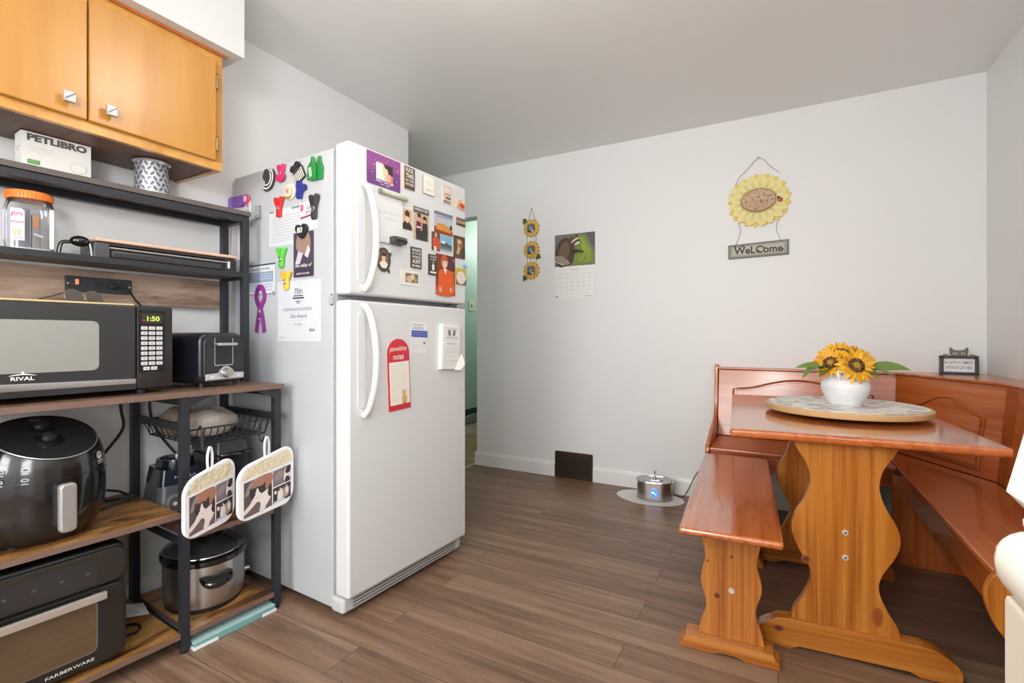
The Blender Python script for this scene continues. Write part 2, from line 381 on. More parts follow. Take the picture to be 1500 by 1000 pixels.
m = MB(); m.box(XL, YN-0.12, 0, -1.75, YN, H, M_WALL); m.box(-0.25, YN-0.12, 0, XR, YN, H, M_WALL); m.box(-1.75, YN-0.12, 0, -0.25, YN, 0.9, M_WALL); m.box(-1.75, YN-0.12, 2.1, -0.25, YN, H, M_WALL); struct('wall_near', m)
m = MB(); m.box(-3.02, 2.36, 0, -2.9, 6.1, H, M_GREEN); m.box(-2.9, 2.36, 0, XL-0.12, 2.48, H, M_WALL); m.box(-2.9, 6.0, 0, -2.0, 6.1, H, M_GREEN); m.box(-2.138, YB+0.12, 0, -2.0, 6.0, H, M_GREEN); struct('wall_hall', m)
def win(name, x0, z0, x1, z1, y, M):
    f = MB()
    for a in ((x0, z0, x0+0.05, z1), (x1-0.05, z0, x1, z1), (x0, z0, x1, z0+0.05), (x0, z1-0.05, x1, z1), (x0, (z0+z1)/2-0.02, x1, (z0+z1)/2+0.02)):
        f.box(a[0], y, a[1], a[2], y+0.05, a[3], M_TRIM, M=M)
    struct(name, f)
win('window_1', -1.75, 0.9, -0.25, 2.1, YN-0.06, None)
win('window_2', 0.75, 0.9, 1.85, 2.0, XR+0.02, RZ(-pi/2))
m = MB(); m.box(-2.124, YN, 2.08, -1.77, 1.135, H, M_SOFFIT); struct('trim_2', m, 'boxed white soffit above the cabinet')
def skirt(name, segs, top=0.105):
    b = MB()
    for M, L in segs:
        b.prism([(0, 0), (-0.016, 0), (-0.016, top-0.025), (-0.011, top-0.012), (-0.008, top), (0, top)], 0, L, M_TRIM, 'yz', M=M)
    struct(name, b)
skirt('baseboard_back', [(TR(-2.15, YB, 0), 0.70), (TR(-1.155, YB, 0), 2.08)])
skirt('baseboard_left', [(TR(XL, YN, 0) @ RZ(pi/2), 4.67)])
skirt('baseboard_hall', [(TR(-2.9, 2.5, 0) @ RZ(pi/2), 3.5)])
# ------------------------------------------------------------------ ceiling lamp (just out of the frame)
t = thing('ceiling_lamp', 'white flush dome lamp on the kitchen ceiling', 'lamp', (-0.80, 1.15, H))
b = MB(); b.lathe([(0, 0), (0.17, 0), (0.17, -0.03), (0, -0.03)], M_TRIM); b.build('base', t)
b = MB(); b.lathe([(0.15, -0.03), (0.145, -0.04), (0.11, -0.062), (0.05, -0.075), (0, -0.078)], C(255, 244, 228, 0.4, emit=6.0)); b.build('shade', t)

t = thing('added_fill_globe', 'added white globe fill light hanging unseen behind the camera', 'lamp', (-0.30, -0.55, H))  # fill light added behind the camera to brighten ceiling and walls
b = MB(); b.lathe([(0, 0), (0.06, 0), (0.055, -0.025), (0, -0.025)], M_TRIM); b.build('canopy', t)
b = MB(); b.cyl((0, 0, -0.02), (0, 0, -0.54), 0.004, M_TRIM); b.build('cord', t)
b = MB(); b.lathe([(0.05, -0.545), (0.045, -0.53), (0.012, -0.525), (0.0, -0.525)], M_TRIM); b.build('cap', t)
b = MB(); b.sphere((0, 0, -0.676), 0.14, C(255, 253, 250, 0.4, emit=58.0), n=32); b.build('globe', t)
# ------------------------------------------------------------------ back wall things
t = thing('vent_cover', 'dark brown louvred floor register on the wall beside the baseboard', 'vent', (-1.303, YB, 0))
BR = C(64, 46, 34, 0.45, 0.3); BRD = C(40, 28, 20, 0.5)
b = MB(); b.prism(rrect(-0.145, 0.0, 0.145, 0.19, 0.008), -0.014, 0, BR, 'xz', 0.003); b.build('plate', t)
b = MB(); b.box(-0.125, -0.0155, 0.02, -0.004, -0.0135, 0.17, BRD); b.box(0.004, -0.0155, 0.02, 0.125, -0.0135, 0.17, BRD)
for k in range(13):
    for x in (-0.125, 0.004):
        b.box(x, -0.021, 0.024+k*0.0112, x+0.121, -0.0145, 0.028+k*0.0112, BR, M=None)
b.build('louvres', t)

t = thing('outlet', 'white wall outlet low on the wall behind the end of the corner bench', 'outlet', (-0.372, YB, 0.36))
b = MB(); b.prism(rrect(-0.036, -0.058, 0.036, 0.058, 0.006), -0.006, 0, M_WHITE, 'xz', 0.002); b.build('plate', t)
for z in (0.02, -0.02):
    b = MB(); b.face(-0.006); b.poly(rrect(-0.016, z-0.014, 0.016, z+0.014, 0.008), C(225, 225, 222, 0.4)); b.rect(-0.008, z-0.003, -0.006, z+0.006, M_INK); b.rect(0.006, z-0.003, 0.008, z+0.006, M_INK); b.build('socket', t)

# calendar: picture leaf above, month leaf below
t = thing('wall_calendar', 'wall calendar open to a raccoon picture over a month grid', 'calendar', (-1.297, YB, 1.545))
Wc, Hc = 0.308, 0.233
b = MB(); b.box(-Wc/2, -0.005, 0, Wc/2, -0.001, Hc, C(120, 118, 120, 0.5)); b.face(-0.0052)
G1 = C(118, 138, 44); G2 = C(140, 160, 58); FUR = C(78, 58, 46); FURD = C(52, 40, 36); FURL = C(112, 90, 74)
def U(u, v): return (-Wc/2+u*Wc, v*Hc)
def UP(l): return [U(*p) for p in l]
b.poly(UP([(0, 0), (1, 0), (1, 1), (0, 1)]), C(112, 108, 110))
b.poly(UP([(0.1, 0.02), (0.97, 0.05), (0.98, 0.35), (0.88, 0.62), (0.78, 0.95), (0.28, 0.92), (0.15, 0.7)]), G1)
b.poly(UP([(0.5, 0.1), (0.92, 0.12), (0.9, 0.45), (0.72, 0.85), (0.6, 0.9), (0.68, 0.5)]), G2)
for k in range(22):
    u = random.uniform(0.5, 0.95); v = random.uniform(0.05, 0.35); b.layer -= 1
    b.poly(UP([(u, v), (u+0.012, v), (u+0.02, v+0.12)]), C(150, 172, 84))
b.layer += 1
b.poly(UP([(0.77, 1), (1, 1), (1, 0.5), (0.93, 0.6), (0.86, 0.8)]), C(92, 86, 92))
b.poly(UP(catmull([(0, 0.3), (0.05, 0.6), (0.14, 0.82), (0.3, 0.9), (0.42, 0.8), (0.5, 0.62), (0.5, 0.35), (0.45, 0.08), (0.3, 0.0), (0.1, 0.0)], 4, True)), FUR)
b.poly(UP(catmull([(0.1, 0.4), (0.2, 0.72), (0.33, 0.75), (0.38, 0.5), (0.3, 0.25)], 4, True)), FURL)
for e in ((0.425, 0.875), (0.56, 0.925)): b.ell(*U(*e), 0.0125, 0.0125, FURL); b.ell(*U(e[0]+0.005, e[1]-0.01), 0.007, 0.007, FURD)
b.ell(*U(0.51, 0.775), 0.036, 0.030, FUR, 20, 0.35); b.ell(*U(0.525, 0.79), 0.030, 0.021, FURL, 20, 0.35)
b.poly(UP(catmull([(0.41, 0.70), (0.47, 0.79), (0.56, 0.86), (0.62, 0.84), (0.56, 0.80), (0.48, 0.74)], 4, True)), C(214, 208, 196))
b.poly(UP(catmull([(0.44, 0.68), (0.50, 0.755), (0.57, 0.80), (0.63, 0.79), (0.64, 0.74), (0.58, 0.74), (0.52, 0.69)], 4, True)), C(44, 36, 34))
b.poly(UP(catmull([(0.50, 0.66), (0.56, 0.72), (0.63, 0.745), (0.66, 0.71), (0.61, 0.665), (0.54, 0.64)], 4, True)), C(214, 208, 196))
b.ell(*U(0.652, 0.725), 0.0058, 0.005, C(20, 18, 18)); b.ell(*U(0.575, 0.765), 0.0034, 0.0036, C(96, 70, 50)); b.ell(*U(0.578, 0.768), 0.0014, 0.0015, C(230, 226, 220))
b.poly(UP(catmull([(0.42, 0.5), (0.56, 0.5), (0.72, 0.44), (0.72, 0.38), (0.58, 0.4), (0.44, 0.36)], 4, True)), FURD)
b.poly(UP([(0, 0.34), (0.18, 0.33), (0.34, 0.2), (0.4, 0.06), (0.3, 0.02), (0.0, 0.22)]), C(150, 138, 122)); b.poly(UP([(0, 0.16), (0.22, 0.02), (0.26, 0.05), (0.0, 0.2)]), C(196, 188, 172))
b.build('picture_leaf', t)
b = MB(); b.box(-Wc/2, -0.0035, -0.235, Wc/2, -0.001, 0, M_PAPER); b.face(-0.0037)
LG = C(196, 196, 196, 0.7)
for k in range(6): b.layer = 0; b.rect(-Wc/2+0.006, -0.055-k*0.03-0.0005, Wc/2-0.006, -0.055-k*0.03+0.0005, LG)
for k in range(8): b.layer = 0; x = -Wc/2+0.006+k*(Wc-0.012)/7; b.rect(x-0.0005, -0.205, x+0.0005, -0.055, LG)
for r in range(5):
    for q in range(7):
        b.layer = 1; n = r*7+q-1
        if 1 <= n <= 31: b.text(str(n), -Wc/2+0.012+q*(Wc-0.012)/7+0.004, -0.062-r*0.03, 0.007 if n > 9 else 0.0035, 0.006, M_INK)
b.text('march', 0, -0.026, 0.05, 0.013, C(150, 150, 152)); b.text('REMINDERS', Wc/2-0.05, -0.222, 0.05, 0.006, M_INK); b.rect(-Wc/2+0.01, -0.226, -Wc/2+0.022, -0.215, C(90, 90, 92))
b.build('month_leaf', t)

# three small sunflower photo frames on a string
def petal_ring(b, n, r0, r1, wd, mat, y0=0.0, lift=0.004, cz=0.0, cx=0.0, ex=1.0, ez=1.0, tilt=0.0, jit=0.0, th=0.003):
    for k in range(n):
        a = 2*pi*(k+tilt)/n+random.uniform(-jit, jit); rr = r1*random.uniform(1-jit*0.6, 1+jit*0.3)
        pts = []
        for u, w in ((0, 0.55), (0.25, 0.9), (0.5, 1.0), (0.75, 0.72), (0.92, 0.3), (1.0, 0.0)): pts.append((r0+(rr-r0)*u, wd*w))
        poly = [p for p in pts]+[(p[0], -p[1]) for p in pts[::-1][1:]]
        q = [(cx+(x*cos(a)-z*sin(a))*ex, cz+(x*sin(a)+z*cos(a))*ez) for x, z in poly]
        dy = 0.0013*(k % 3 if not (k == n-1 and n % 3 == 1) else 3)
        b.prism(q, y0-th-dy, y0-dy, mat, 'xz', 0.0008, 1)
t = thing('hanging_photo_frame', 'string of three small sunflower photo frames hanging left of the calendar', 'photo frame', (-1.644, YB, 1.46))
YP = C(218, 182, 88, 0.5); YPD = C(190, 150, 62, 0.5); LEAF = C(82, 92, 40, 0.5); TW = C(150, 140, 120, 0.8)
for z, lx, lz in ((1.852, -0.058, 0.058), (1.688, 0.056, -0.055), (1.532, -0.058, -0.055)):
    fr = MB(); petal_ring(fr, 13, 0.025, 0.072, 0.012, YPD, -0.002, tilt=0.5, cz=z-1.46); petal_ring(fr, 13, 0.025, 0.068, 0.012, YP, -0.006, cz=z-1.46)
    fr.prism([(lx-0.016, z-1.46+lz-0.022), (lx+0.022, z-1.46+lz-0.01), (lx+0.012, z-1.46+lz+0.02), (lx-0.016, z-1.46+lz+0.024)], -0.004, -0.001, LEAF, 'xz')
    fr.prism(ellipse(0, z-1.46, 0.04, 0.04), -0.014, -0.006, YPD, 'xz', 0.002); fo = fr.build('frame', t)
    ph = MB(); ph.box(-0.03, -0.0155, z-1.46-0.03, 0.03, -0.0138, z-1.46+0.03, C(96, 100, 106)); ph.face(-0.0156)
    ph.rect(-0.03, z-1.49, 0.03, z-1.47, C(50, 56, 72)); ph.ell(-0.002, z-1.462, 0.014, 0.018, C(150, 146, 140)); ph.ell(0.014, z-1.482, 0.01, 0.01, C(198, 196, 192)); ph.build('photo', fo)
s = MB()
for x in (-0.037, 0.037): s.tube([(x*0.9, -0.003, 1.90-1.46), (0, -0.003, 2.005-1.46)], 0.0018, TW); s.tube([(x, -0.002, 1.90-1.46), (x, -0.002, 1.5-1.46)], 0.0015, TW)
s.cyl((0, 0, 0.545), (0, -0.012, 0.545), 0.003, M_SILVER); s.build('string', t)

# big sunflower welcome sign
t = thing('welcome_sign', 'large yellow wooden sunflower sign with a Welcome plaque hung below it', 'sign', (-0.105, YB, 1.50))
P1 = C(230, 218, 150, 0.55); P2 = C(226, 198, 96, 0.55); PV = C(178, 164, 108, 0.6); RIM = C(146, 124, 84, 0.6); CEN = C(190, 158, 126, 0.6)
cz = 1.856-1.50
f = MB(); petal_ring(f, 17, 0.05, 0.178, 0.034, P2, -0.002, cz=cz, ez=0.92, tilt=0.5, jit=0.05, th=0.006); petal_ring(f, 17, 0.05, 0.172, 0.036, P1, -0.010, cz=cz, ez=0.94, jit=0.06, th=0.007)
f.face(-0.0202)
for k in range(17):
    a = 2*pi*k/17
    for da in (-0.07, 0, 0.07):
        f.layer = 0; f.poly([(cos(a+da)*0.09-sin(a)*0.0012, cz+(sin(a+da)*0.09+cos(a)*0.0012)*0.94), (cos(a+da*0.7)*0.152, cz+sin(a+da*0.7)*0.152*0.94), (cos(a+da)*0.09+sin(a)*0.0012, cz+(sin(a+da)*0.09-cos(a)*0.0012)*0.94)], PV)
f.build('petals', t)
f = MB(); f.sphere((0, -0.0205, cz), 0.090, RIM, 1.05, 0.06, 0.80, 32); 
for k in range(60):
    a = 2*pi*k/60; f.prism([(cos(a-0.03)*0.085*1.05, cz+sin(a-0.03)*0.085*0.82), (cos(a)*0.101*1.04, cz+sin(a)*0.101*0.82), (cos(a+0.03)*0.085*1.05, cz+sin(a+0.03)*0.085*0.82)], -0.0225-0.0006*(k % 2), -0.0185, RIM, 'xz')
f.build('centre_rim', t)
f = MB(); f.sphere((0, -0.0225, cz+0.003), 0.085, CEN, 1.08, 0.08, 0.76, 32)
for k in range(170):
    r = sqrt(random.random())*0.95; a = random.uniform(0, 2*pi); hgt = sqrt(max(0, 1-r*r))
    f.sphere((cos(a)*r*0.09, -0.0225-hgt*0.0068, cz+0.003+sin(a)*r*0.063), 0.0036, random.choice([C(222, 208, 180, 0.7), C(176, 138, 108, 0.7), C(228, 220, 200, 0.7), C(128, 94, 72, 0.7)]), 1, 0.5, 1, 6)
f.build('seed_centre', t)
f = MB(); f.sphere((0.116, -0.022, cz-0.012), 0.014, C(190, 84, 76, 0.4), 1, 0.5, 1, 14); f.sphere((0.107, -0.022, cz+0.004), 0.007, C(30, 26, 24, 0.4), 1, 0.5, 1, 10)
for dx, dz in ((-0.004, 0.003), (0.006, -0.003), (0.0, -0.008), (0.004, 0.006)): f.sphere((0.116+dx, -0.0286, cz-0.012+dz), 0.0022, C(40, 30, 28), 1, 0.4, 1, 8)
f.build('ladybug', t)
f = MB(); pl = [(-0.168, 0.012), (0.161, 0.018), (0.161, 0.108), (-0.168, 0.098)]
f.prism(pl, -0.012, -0.002, C(112, 110, 102, 0.6), 'xz', 0.002); f.face(-0.0122)
f.poly([(-0.158, 0.021), (0.151, 0.027), (0.151, 0.099), (-0.158, 0.089)], C(150, 146, 134)); f.poly([(-0.146, 0.031), (0.139, 0.036), (0.139, 0.090), (-0.146, 0.081)], C(178, 174, 160)); f.build('plaque', t)
f = MB(); f.face(-0.0128); f.text('WeLCome', -0.003, 0.060, 0.265, 0.046, C(62, 58, 54, 0.6), 0.024)
for (x, z, r) in ((-0.088, 0.084, 0.009), (-0.052, 0.048, 0.007), (0.0, 0.048, 0.008), (0.030, 0.066, 0.008), (0.128, 0.048, 0.008), (-0.128, 0.084, 0.007)):
    sp = [(x+r*(1-k/16*0.75)*cos(k*0.6), -0.0135, z+r*(1-k/16*0.75)*sin(k*0.6)) for k in range(16)]; f.tube(sp, 0.0014, C(62, 58, 54, 0.6), 5)
f.build('lettering', t)
f = MB(); WI = C(150, 148, 144, 0.4, 0.8)
f.tube(catmull([(-0.125, -0.008, cz+0.115), (-0.105, -0.008, cz+0.16), (-0.06, -0.008, cz+0.20), (-0.03, -0.008, cz+0.235), (0, -0.008, cz+0.26), (0.03, -0.008, cz+0.245), (0.06, -0.008, cz+0.205), (0.11, -0.008, cz+0.155)], 5), 0.0014, WI, 6)
f.build('hanging_wire', t)
for x, s_ in ((-0.112, 1), (0.108, -1)): f = MB(); f.tube(catmull([(x, -0.006, cz-0.125), (x+0.012*s_, -0.006, cz-0.16), (x+0.008*s_, -0.006, cz-0.2), (x-0.012*s_, -0.006, 0.1)], 5), 0.0014, WI, 6); f.build('plaque_wire', t)
f = MB(); f.cyl((0, 0, cz+0.262), (0, -0.016, cz+0.262), 0.003, WI); f.build('nail', t)

# light switch and the things seen through the hall opening
t = thing('light_switch', 'light switch plate on the green hall wall beside the fridge door', 'light switch', (-2.9, 4.40, 1.365), pi/2)
b = MB(); b.prism(rrect(-0.05, -0.06, 0.06, 0.06, 0.006), -0.007, 0, C(206, 200, 176, 0.45), 'xz', 0.002); b.build('plate', t)
b = MB(); b.box(-0.006, -0.016, -0.014, 0.006, -0.006, 0.014, C(120, 116, 96, 0.45), 0.002); b.build('toggle', t)
t = thing('wall_register', 'dark wall register with a grey deflector low on the green hall wall', 'vent', (-2.9, 4.46, 0.0), pi/2)
b = MB(); b.box(-0.26, -0.02, 0.105, 0.26, 0.0, 0.262, C(40, 42, 44, 0.5), 0.004); b.build('plate', t)
b = MB(); b.prism(catmull([(-0.24, 0.125), (0.22, 0.125), (0.245, 0.16), (0.22, 0.195), (0.0, 0.205), (-0.22, 0.195)], 5, True), -0.045, -0.02, C(128, 132, 130, 0.6), 'xz', 0.008); b.build('deflector', t)

# pet fountain on its mat
b = MB(); b.prism(catmull([(-0.93, 3.14), (-0.86, 3.06), (-0.74, 3.02), (-0.60, 3.05), (-0.515, 3.13), (-0.53, 3.22), (-0.62, 3.275), (-0.78, 3.29), (-0.90, 3.24)], 8, True), 0, 0.005, C(226, 225, 220, 0.6), 'xy', 0.002)
tag(b.build('pet_mat'), 'white rounded mat on the floor under the pet fountain', 'mat')
t = thing('pet_fountain', 'stainless steel pet water fountain with a blue lit window on white mat', 'pet fountain', (-0.69, 3.165, 0.005), radians(6))
FS = brushed('fountain_steel', 176, 170, 166, 'z', 0.3)
def dshape(r, k=1.0): return [(x*k, y*k) for x, y in rrect(-0.108, -0.075, 0.108, 0.075, r, 8)]
b = MB(); b.prism(dshape(0.07), 0, 0.112, FS, 'xy', 0.004); b.build('bowl', t)
b = MB(); b.tube([(x, y, 0.114) for x, y in dshape(0.07, 1.03)], 0.005, M_CHROME, 8, closed=True); b.prism(dshape(0.07, 0.95), 0.113, 0.1165, C(190, 188, 186, 0.25, 1.0), 'xy'); b.build('lid', t)
b = MB(); b.cyl((0.0, 0, 0.116), (0, 0, 0.168), 0.006, M_CHROME); b.cyl((0, 0, 0.116), (0, 0, 0.14), 0.012, M_CHROME, 0.008); b.cyl((0, 0, 0.15), (0.0, -0.025, 0.152), 0.005, M_CHROME); b.sphere((0, 0, 0.17), 0.008, M_CHROME); b.tube([(-0.02, -0.03, 0.118), (0.03, -0.03, 0.118), (0.05, 0.0, 0.118)], 0.003, M_CHROME); b.build('spout', t)
b = MB(); b.cyl((0.005, -0.0745, 0.052), (0.005, -0.080, 0.052), 0.030, M_SILVER, n=28); b.cyl((0.005, -0.079, 0.052), (0.005, -0.0815, 0.052), 0.025, C(70, 130, 240, 0.2, emit=0.9), n=28); b.sphere((-0.002, -0.081, 0.056), 0.009, C(220, 235, 255, 0.3, emit=1.2), 1.2, 0.2, 0.7, 10); b.sphere((0.013, -0.081, 0.046), 0.006, C(200, 222, 255, 0.3, emit=1.0), 1.3, 0.2, 0.6, 10); b.build('light_window', t)
b = MB(); b.tube(catmull([(-0.565, 3.18, 0.04), (-0.53, 3.20, 0.022), (-0.50, 3.22, 0.06), (-0.46, 3.25, 0.15), (-0.425, 3.29, 0.20), (-0.41, 3.30, 0.225)], 6), 0.003, M_CORD)
b.prism(rrect(-0.012, -0.032, 0.012, 0.032, 0.008), -0.008, 0.008, M_CORD, 'xz', 0.003, M=TR(-0.405, 3.30, 0.252) @ RY(radians(18)))
b.tube(catmull([(-0.396, 3.30, 0.28), (-0.402, 3.312, 0.34), (-0.385, 3.318, 0.385), (-0.368, 3.318, 0.375)], 6), 0.003, M_CORD); tag(b.build('power_cord'), 'thin black cord with an inline switch from pet fountain to outlet', 'cord')

# ------------------------------------------------------------------ dining table
def side_profile(pts, mirror_c, n=7):
    """pts: (half width, z) bottom to top -> closed outline centred on mirror_c"""
    c = catmull(pts, n)
    return [(mirror_c+w, z) for w, z in c]+[(mirror_c-w, z) for w, z in c[::-1]]
def foot_profile(x0, x1, h, ramp, arch):
    xm = (x0+x1)/2
    top = [(x0, h*0.42), (x0+0.012, h*0.62), (x0+ramp*0.6, h*0.95), (x0+ramp, h), (x1-ramp, h), (x1-ramp*0.6, h*0.95), (x1-0.012, h*0.62), (x1, h*0.42)]
    bot = [(x1, 0.0), (x1-0.10, 0.0), (x1-0.125, arch), (x0+0.125, arch), (x0+0.10, 0.0), (x0, 0.0)]
    return top+bot
t = thing('dining_table', 'orange pine trestle table with wavy pedestal legs', 'table', (-0.143, 1.80, 0), radians(4))
b = MB(); b.box(0, 0, 0.692, 0.722, 1.095, 0.72, M_TOP_Y, 0.010, 3); b.build('tabletop', t)
for y in (0.055, 0.735):
    g = MB(); g.prism(side_profile([(0.147, 0.095), (0.140, 0.13), (0.112, 0.18), (0.092, 0.235), (0.098, 0.28), (0.130, 0.34), (0.146, 0.39), (0.138, 0.44), (0.108, 0.50), (0.093, 0.555), (0.102, 0.61), (0.130, 0.66), (0.146, 0.692)], 0.333), y, y+0.03, M_PINE_Z, 'xz', 0.004)
    lg = g.build('leg', t)
    g = MB(); g.prism(foot_profile(0.083, 0.625, 0.098, 0.10, 0.012), y-0.012, y+0.042, M_PINE_X, 'xz', 0.004); g.build('foot', lg)
    if y < 0.1:
        for z in (0.325, 0.405):
            g = MB(); g.cyl((0.336, y-0.0005, z), (0.336, y-0.0045, z), 0.0095, C(206, 202, 196, 0.35, 0.3), 0.008); g.cyl((0.336, y-0.0045, z), (0.336, y-0.0055, z), 0.0035, C(90, 90, 92, 0.4, 0.8), n=6); g.build('bolt', lg)
        for x, z, rx, rz, yy in ((0.228, 0.300, 0.009, 0.009, y), (0.42, 0.155, 0.010, 0.022, y), (0.148, 0.060, 0.012, 0.008, y-0.012)):
            g = MB(); g.face(yy-0.0002); g.ell(x, z, rx*1.5, rz*1.4, C(150, 78, 30, 0.4)); g.ell(x, z, rx, rz, C(84, 48, 30, 0.4) if rz < 0.012 else C(140, 70, 26, 0.4)); g.build('knot', lg)
b = MB(); b.box(0.318, 0.085, 0.30, 0.346, 0.735, 0.43, M_TOP_Y, 0.004); b.build('stretcher', t)

# ------------------------------------------------------------------ small bench in front of the table
t = thing('bench', 'low orange pine bench with a wavy leg at left of the table', 'bench', (-0.284, 1.600, 0), radians(3))
b = MB(); b.box(0.008, 0, 0.408, 0.300, 1.085, 0.432, M_TOP_Y, 0.010, 3); b.build('seat', t)
for y in (0.125, 0.85):
    g = MB(); g.prism(side_profile([(0.098, 0.045), (0.092, 0.08), (0.076, 0.13), (0.076, 0.165), (0.090, 0.215), (0.088, 0.25), (0.077, 0.30), (0.084, 0.345), (0.098, 0.408)], 0.155), y, y+0.024, M_PINE_Z, 'xz', 0.003); lg = g.build('leg', t)
    g = MB(); g.prism(foot_profile(0.0 if y < 0.5 else 0.03, 0.296 if y < 0.5 else 0.27, 0.045, 0.03, 0.008), y-0.028, y+0.045, M_PINE_X, 'xz', 0.004); g.build('foot', lg)
    if y < 0.5:
        g = MB(); g.cyl((0.158, y, 0.205), (0.158, y-0.004, 0.205), 0.010, C(206, 202, 196, 0.35, 0.3), 0.008); g.build('bolt', lg)
        
        for x, z, r in ((0.115, 0.18, 0.007), (0.158, 0.315, 0.0038), (0.085, 0.29, 0.003)):
            g = MB(); g.face(y-0.0002); g.ell(x, z, r*1.5, r*1.4, C(140, 72, 38, 0.4)); g.ell(x, z, r, r, C(90, 48, 34, 0.4)); g.build('knot', lg)
b = MB(); b.box(0.142, 0.149, 0.18, 0.168, 0.85, 0.23, M_TOP_Y, 0.004); b.build('stretcher', t)

# ------------------------------------------------------------------ corner bench along the back and right walls
t = thing('corner_bench', 'orange pine corner bench with arched panel backs along the back and right walls', 'bench')
b = MB(); b.prism([(-0.325, 2.83), (0.478, 2.83), (0.478, 3.235), (-0.325, 3.235)], 0.408, 0.432, M_BENCH_X, 'xy', 0.007); b.build('seat', t)
b = MB(); b.prism([(0.480, 1.66), (0.865, 1.66), (0.865, 2.78), (0.60, 3.225), (0.480, 3.235)], 0.408, 0.432, M_TOP_Y, 'xy', 0.007); b.build('seat', t)
b = MB(); b.box(-0.325, 2.850, 0.325, 0.478, 2.870, 0.408, M_BENCH_X, 0.003); b.build('apron', t)
b = MB(); b.box(0.492, 1.69, 0.315, 0.514, 2.76, 0.407, M_TOP_Y, 0.003); b.build('apron', t)
# end panel (left): S profile in the y-z plane
endp = catmull([(3.318, 0.855), (3.288, 0.858), (3.272, 0.84), (3.264, 0.70), (3.250, 0.60), (3.20, 0.545), (3.02, 0.50), (2.86, 0.455), (2.822, 0.425), (2.828, 0.37), (2.875, 0.25), (2.89, 0.15), (2.87, 0.05), (2.865, 0.0)], 5)
b = MB(); b.prism(endp+[(3.30, 0.0), (3.306, 0.3), (3.318, 0.5)], -0.348, -0.326, M_TOP_Z, 'yz', 0.005); b.build('end_panel', t)
# end panel (right leg, facing the room): rounded top, drawn in under the seat
rp = catmull([(0.60, 0.447), (0.50, 0.449), (0.472, 0.440), (0.454, 0.40), (0.456, 0.36), (0.474, 0.31), (0.505, 0.26), (0.535, 0.17), (0.53, 0.06), (0.525, 0.0)], 5)
b = MB(); b.prism(rp+[(0.90, 0.0), (0.905, 0.86), (0.86, 0.86), (0.80, 0.62), (0.74, 0.47)], 1.636, 1.660, M_PINE_Z, 'xz', 0.005); b.build('end_panel', t)
b = MB(); b.box(0.455, 2.77, 0.0, 0.90, 2.79, 0.40, M_TOP_Z, 0.003); b.build('support_panel', t)
def back_panel(name, A, B, zb, zt, lean, arch, mat, th=0.02):
    """reclined back: A->B is the line of its foot (seen from the seat, left to right); lean = offset at the top"""
    ax, ay = A; bx, by = B; L = hypot(bx-ax, by-ay); ux, uy = (bx-ax)/L, (by-ay)/L; nx, ny = -uy, ux   # n points away from the sitter
    hh = hypot(zt-zb, lean); tilt = atan2(lean, zt-zb)
    M = TR(ax, ay, zb) @ RZ(atan2(uy, ux)) @ RX(-tilt)

    p = MB(); p.box(0, 0, 0, L, th, hh, mat, 0.003); bo = p.build(name, t); bo.matrix_local = M
    if arch:
        x0, x1, z0, zs, zp = arch
        pts = [(x0, z0), (x0, zs), (x0+0.05*(x1-x0), zs+0.004)]+[(x0+(x1-x0)*u, zs+(zp-zs)*v) for u, v in ((0.16, 0.22), (0.28, 0.62), (0.40, 0.92), (0.5, 1.0), (0.60, 0.92), (0.72, 0.62), (0.84, 0.22))]+[(x1-0.05*(x1-x0), zs+0.004), (x1, zs), (x1, z0)]
        core = catmull(pts[2:-2], 5); outl = [pts[0], pts[1]]+core+[pts[-2], pts[-1]]
        g = MB(); g.tube([(x, -0.001, z) for x, z in outl], 0.006, M_ARCH, 8, closed=True)
        ic = [(x0+0.016+(x-x0)*(x1-x0-0.032)/(x1-x0), z0+0.012+(z-z0)*(zp-z0-0.026)/(zp-z0)) for x, z in outl]
        g.prism(ic, -0.007, -0.0005, mat, 'xz', 0.004); g.build('raised_panel', bo)
    return bo
M_ARCH = wood('moulding_pine', [(0.3, (136, 62, 22)), (0.7, (176, 92, 40))], 'x', 0.3, 0.4)
back_panel('backrest', (-0.325, 3.215), (0.548, 3.185), 0.435, 0.828, 0.062, (0.085, 0.77, 0.03, 0.282, 0.345), M_BENCH_X)
back_panel('backrest', (0.511, 3.221), (0.785, 2.705), 0.435, 0.828, 0.045, (0.12, 0.505, 0.03, 0.252, 0.318), M_BENCH_X)
back_panel('backrest', (0.785, 2.700), (0.785, 2.575), 0.435, 0.828, 0.030, None, M_ARCH)
back_panel('backrest', (0.770, 2.572), (0.770, 1.665), 0.435, 0.828, 0.045, (0.08, 0.82, 0.03, 0.26, 0.33), M_BENCH_X)
b = MB(); b.prism([(-0.326, 3.262), (0.545, 3.228), (0.805, 2.71), (0.805, 2.57), (0.80, 1.662), (0.925, 1.662), (0.925, 3.325), (-0.326, 3.325)], 0.829, 0.842, M_BENCH_X, 'xy', 0.004); b.build('top_ledge', t)

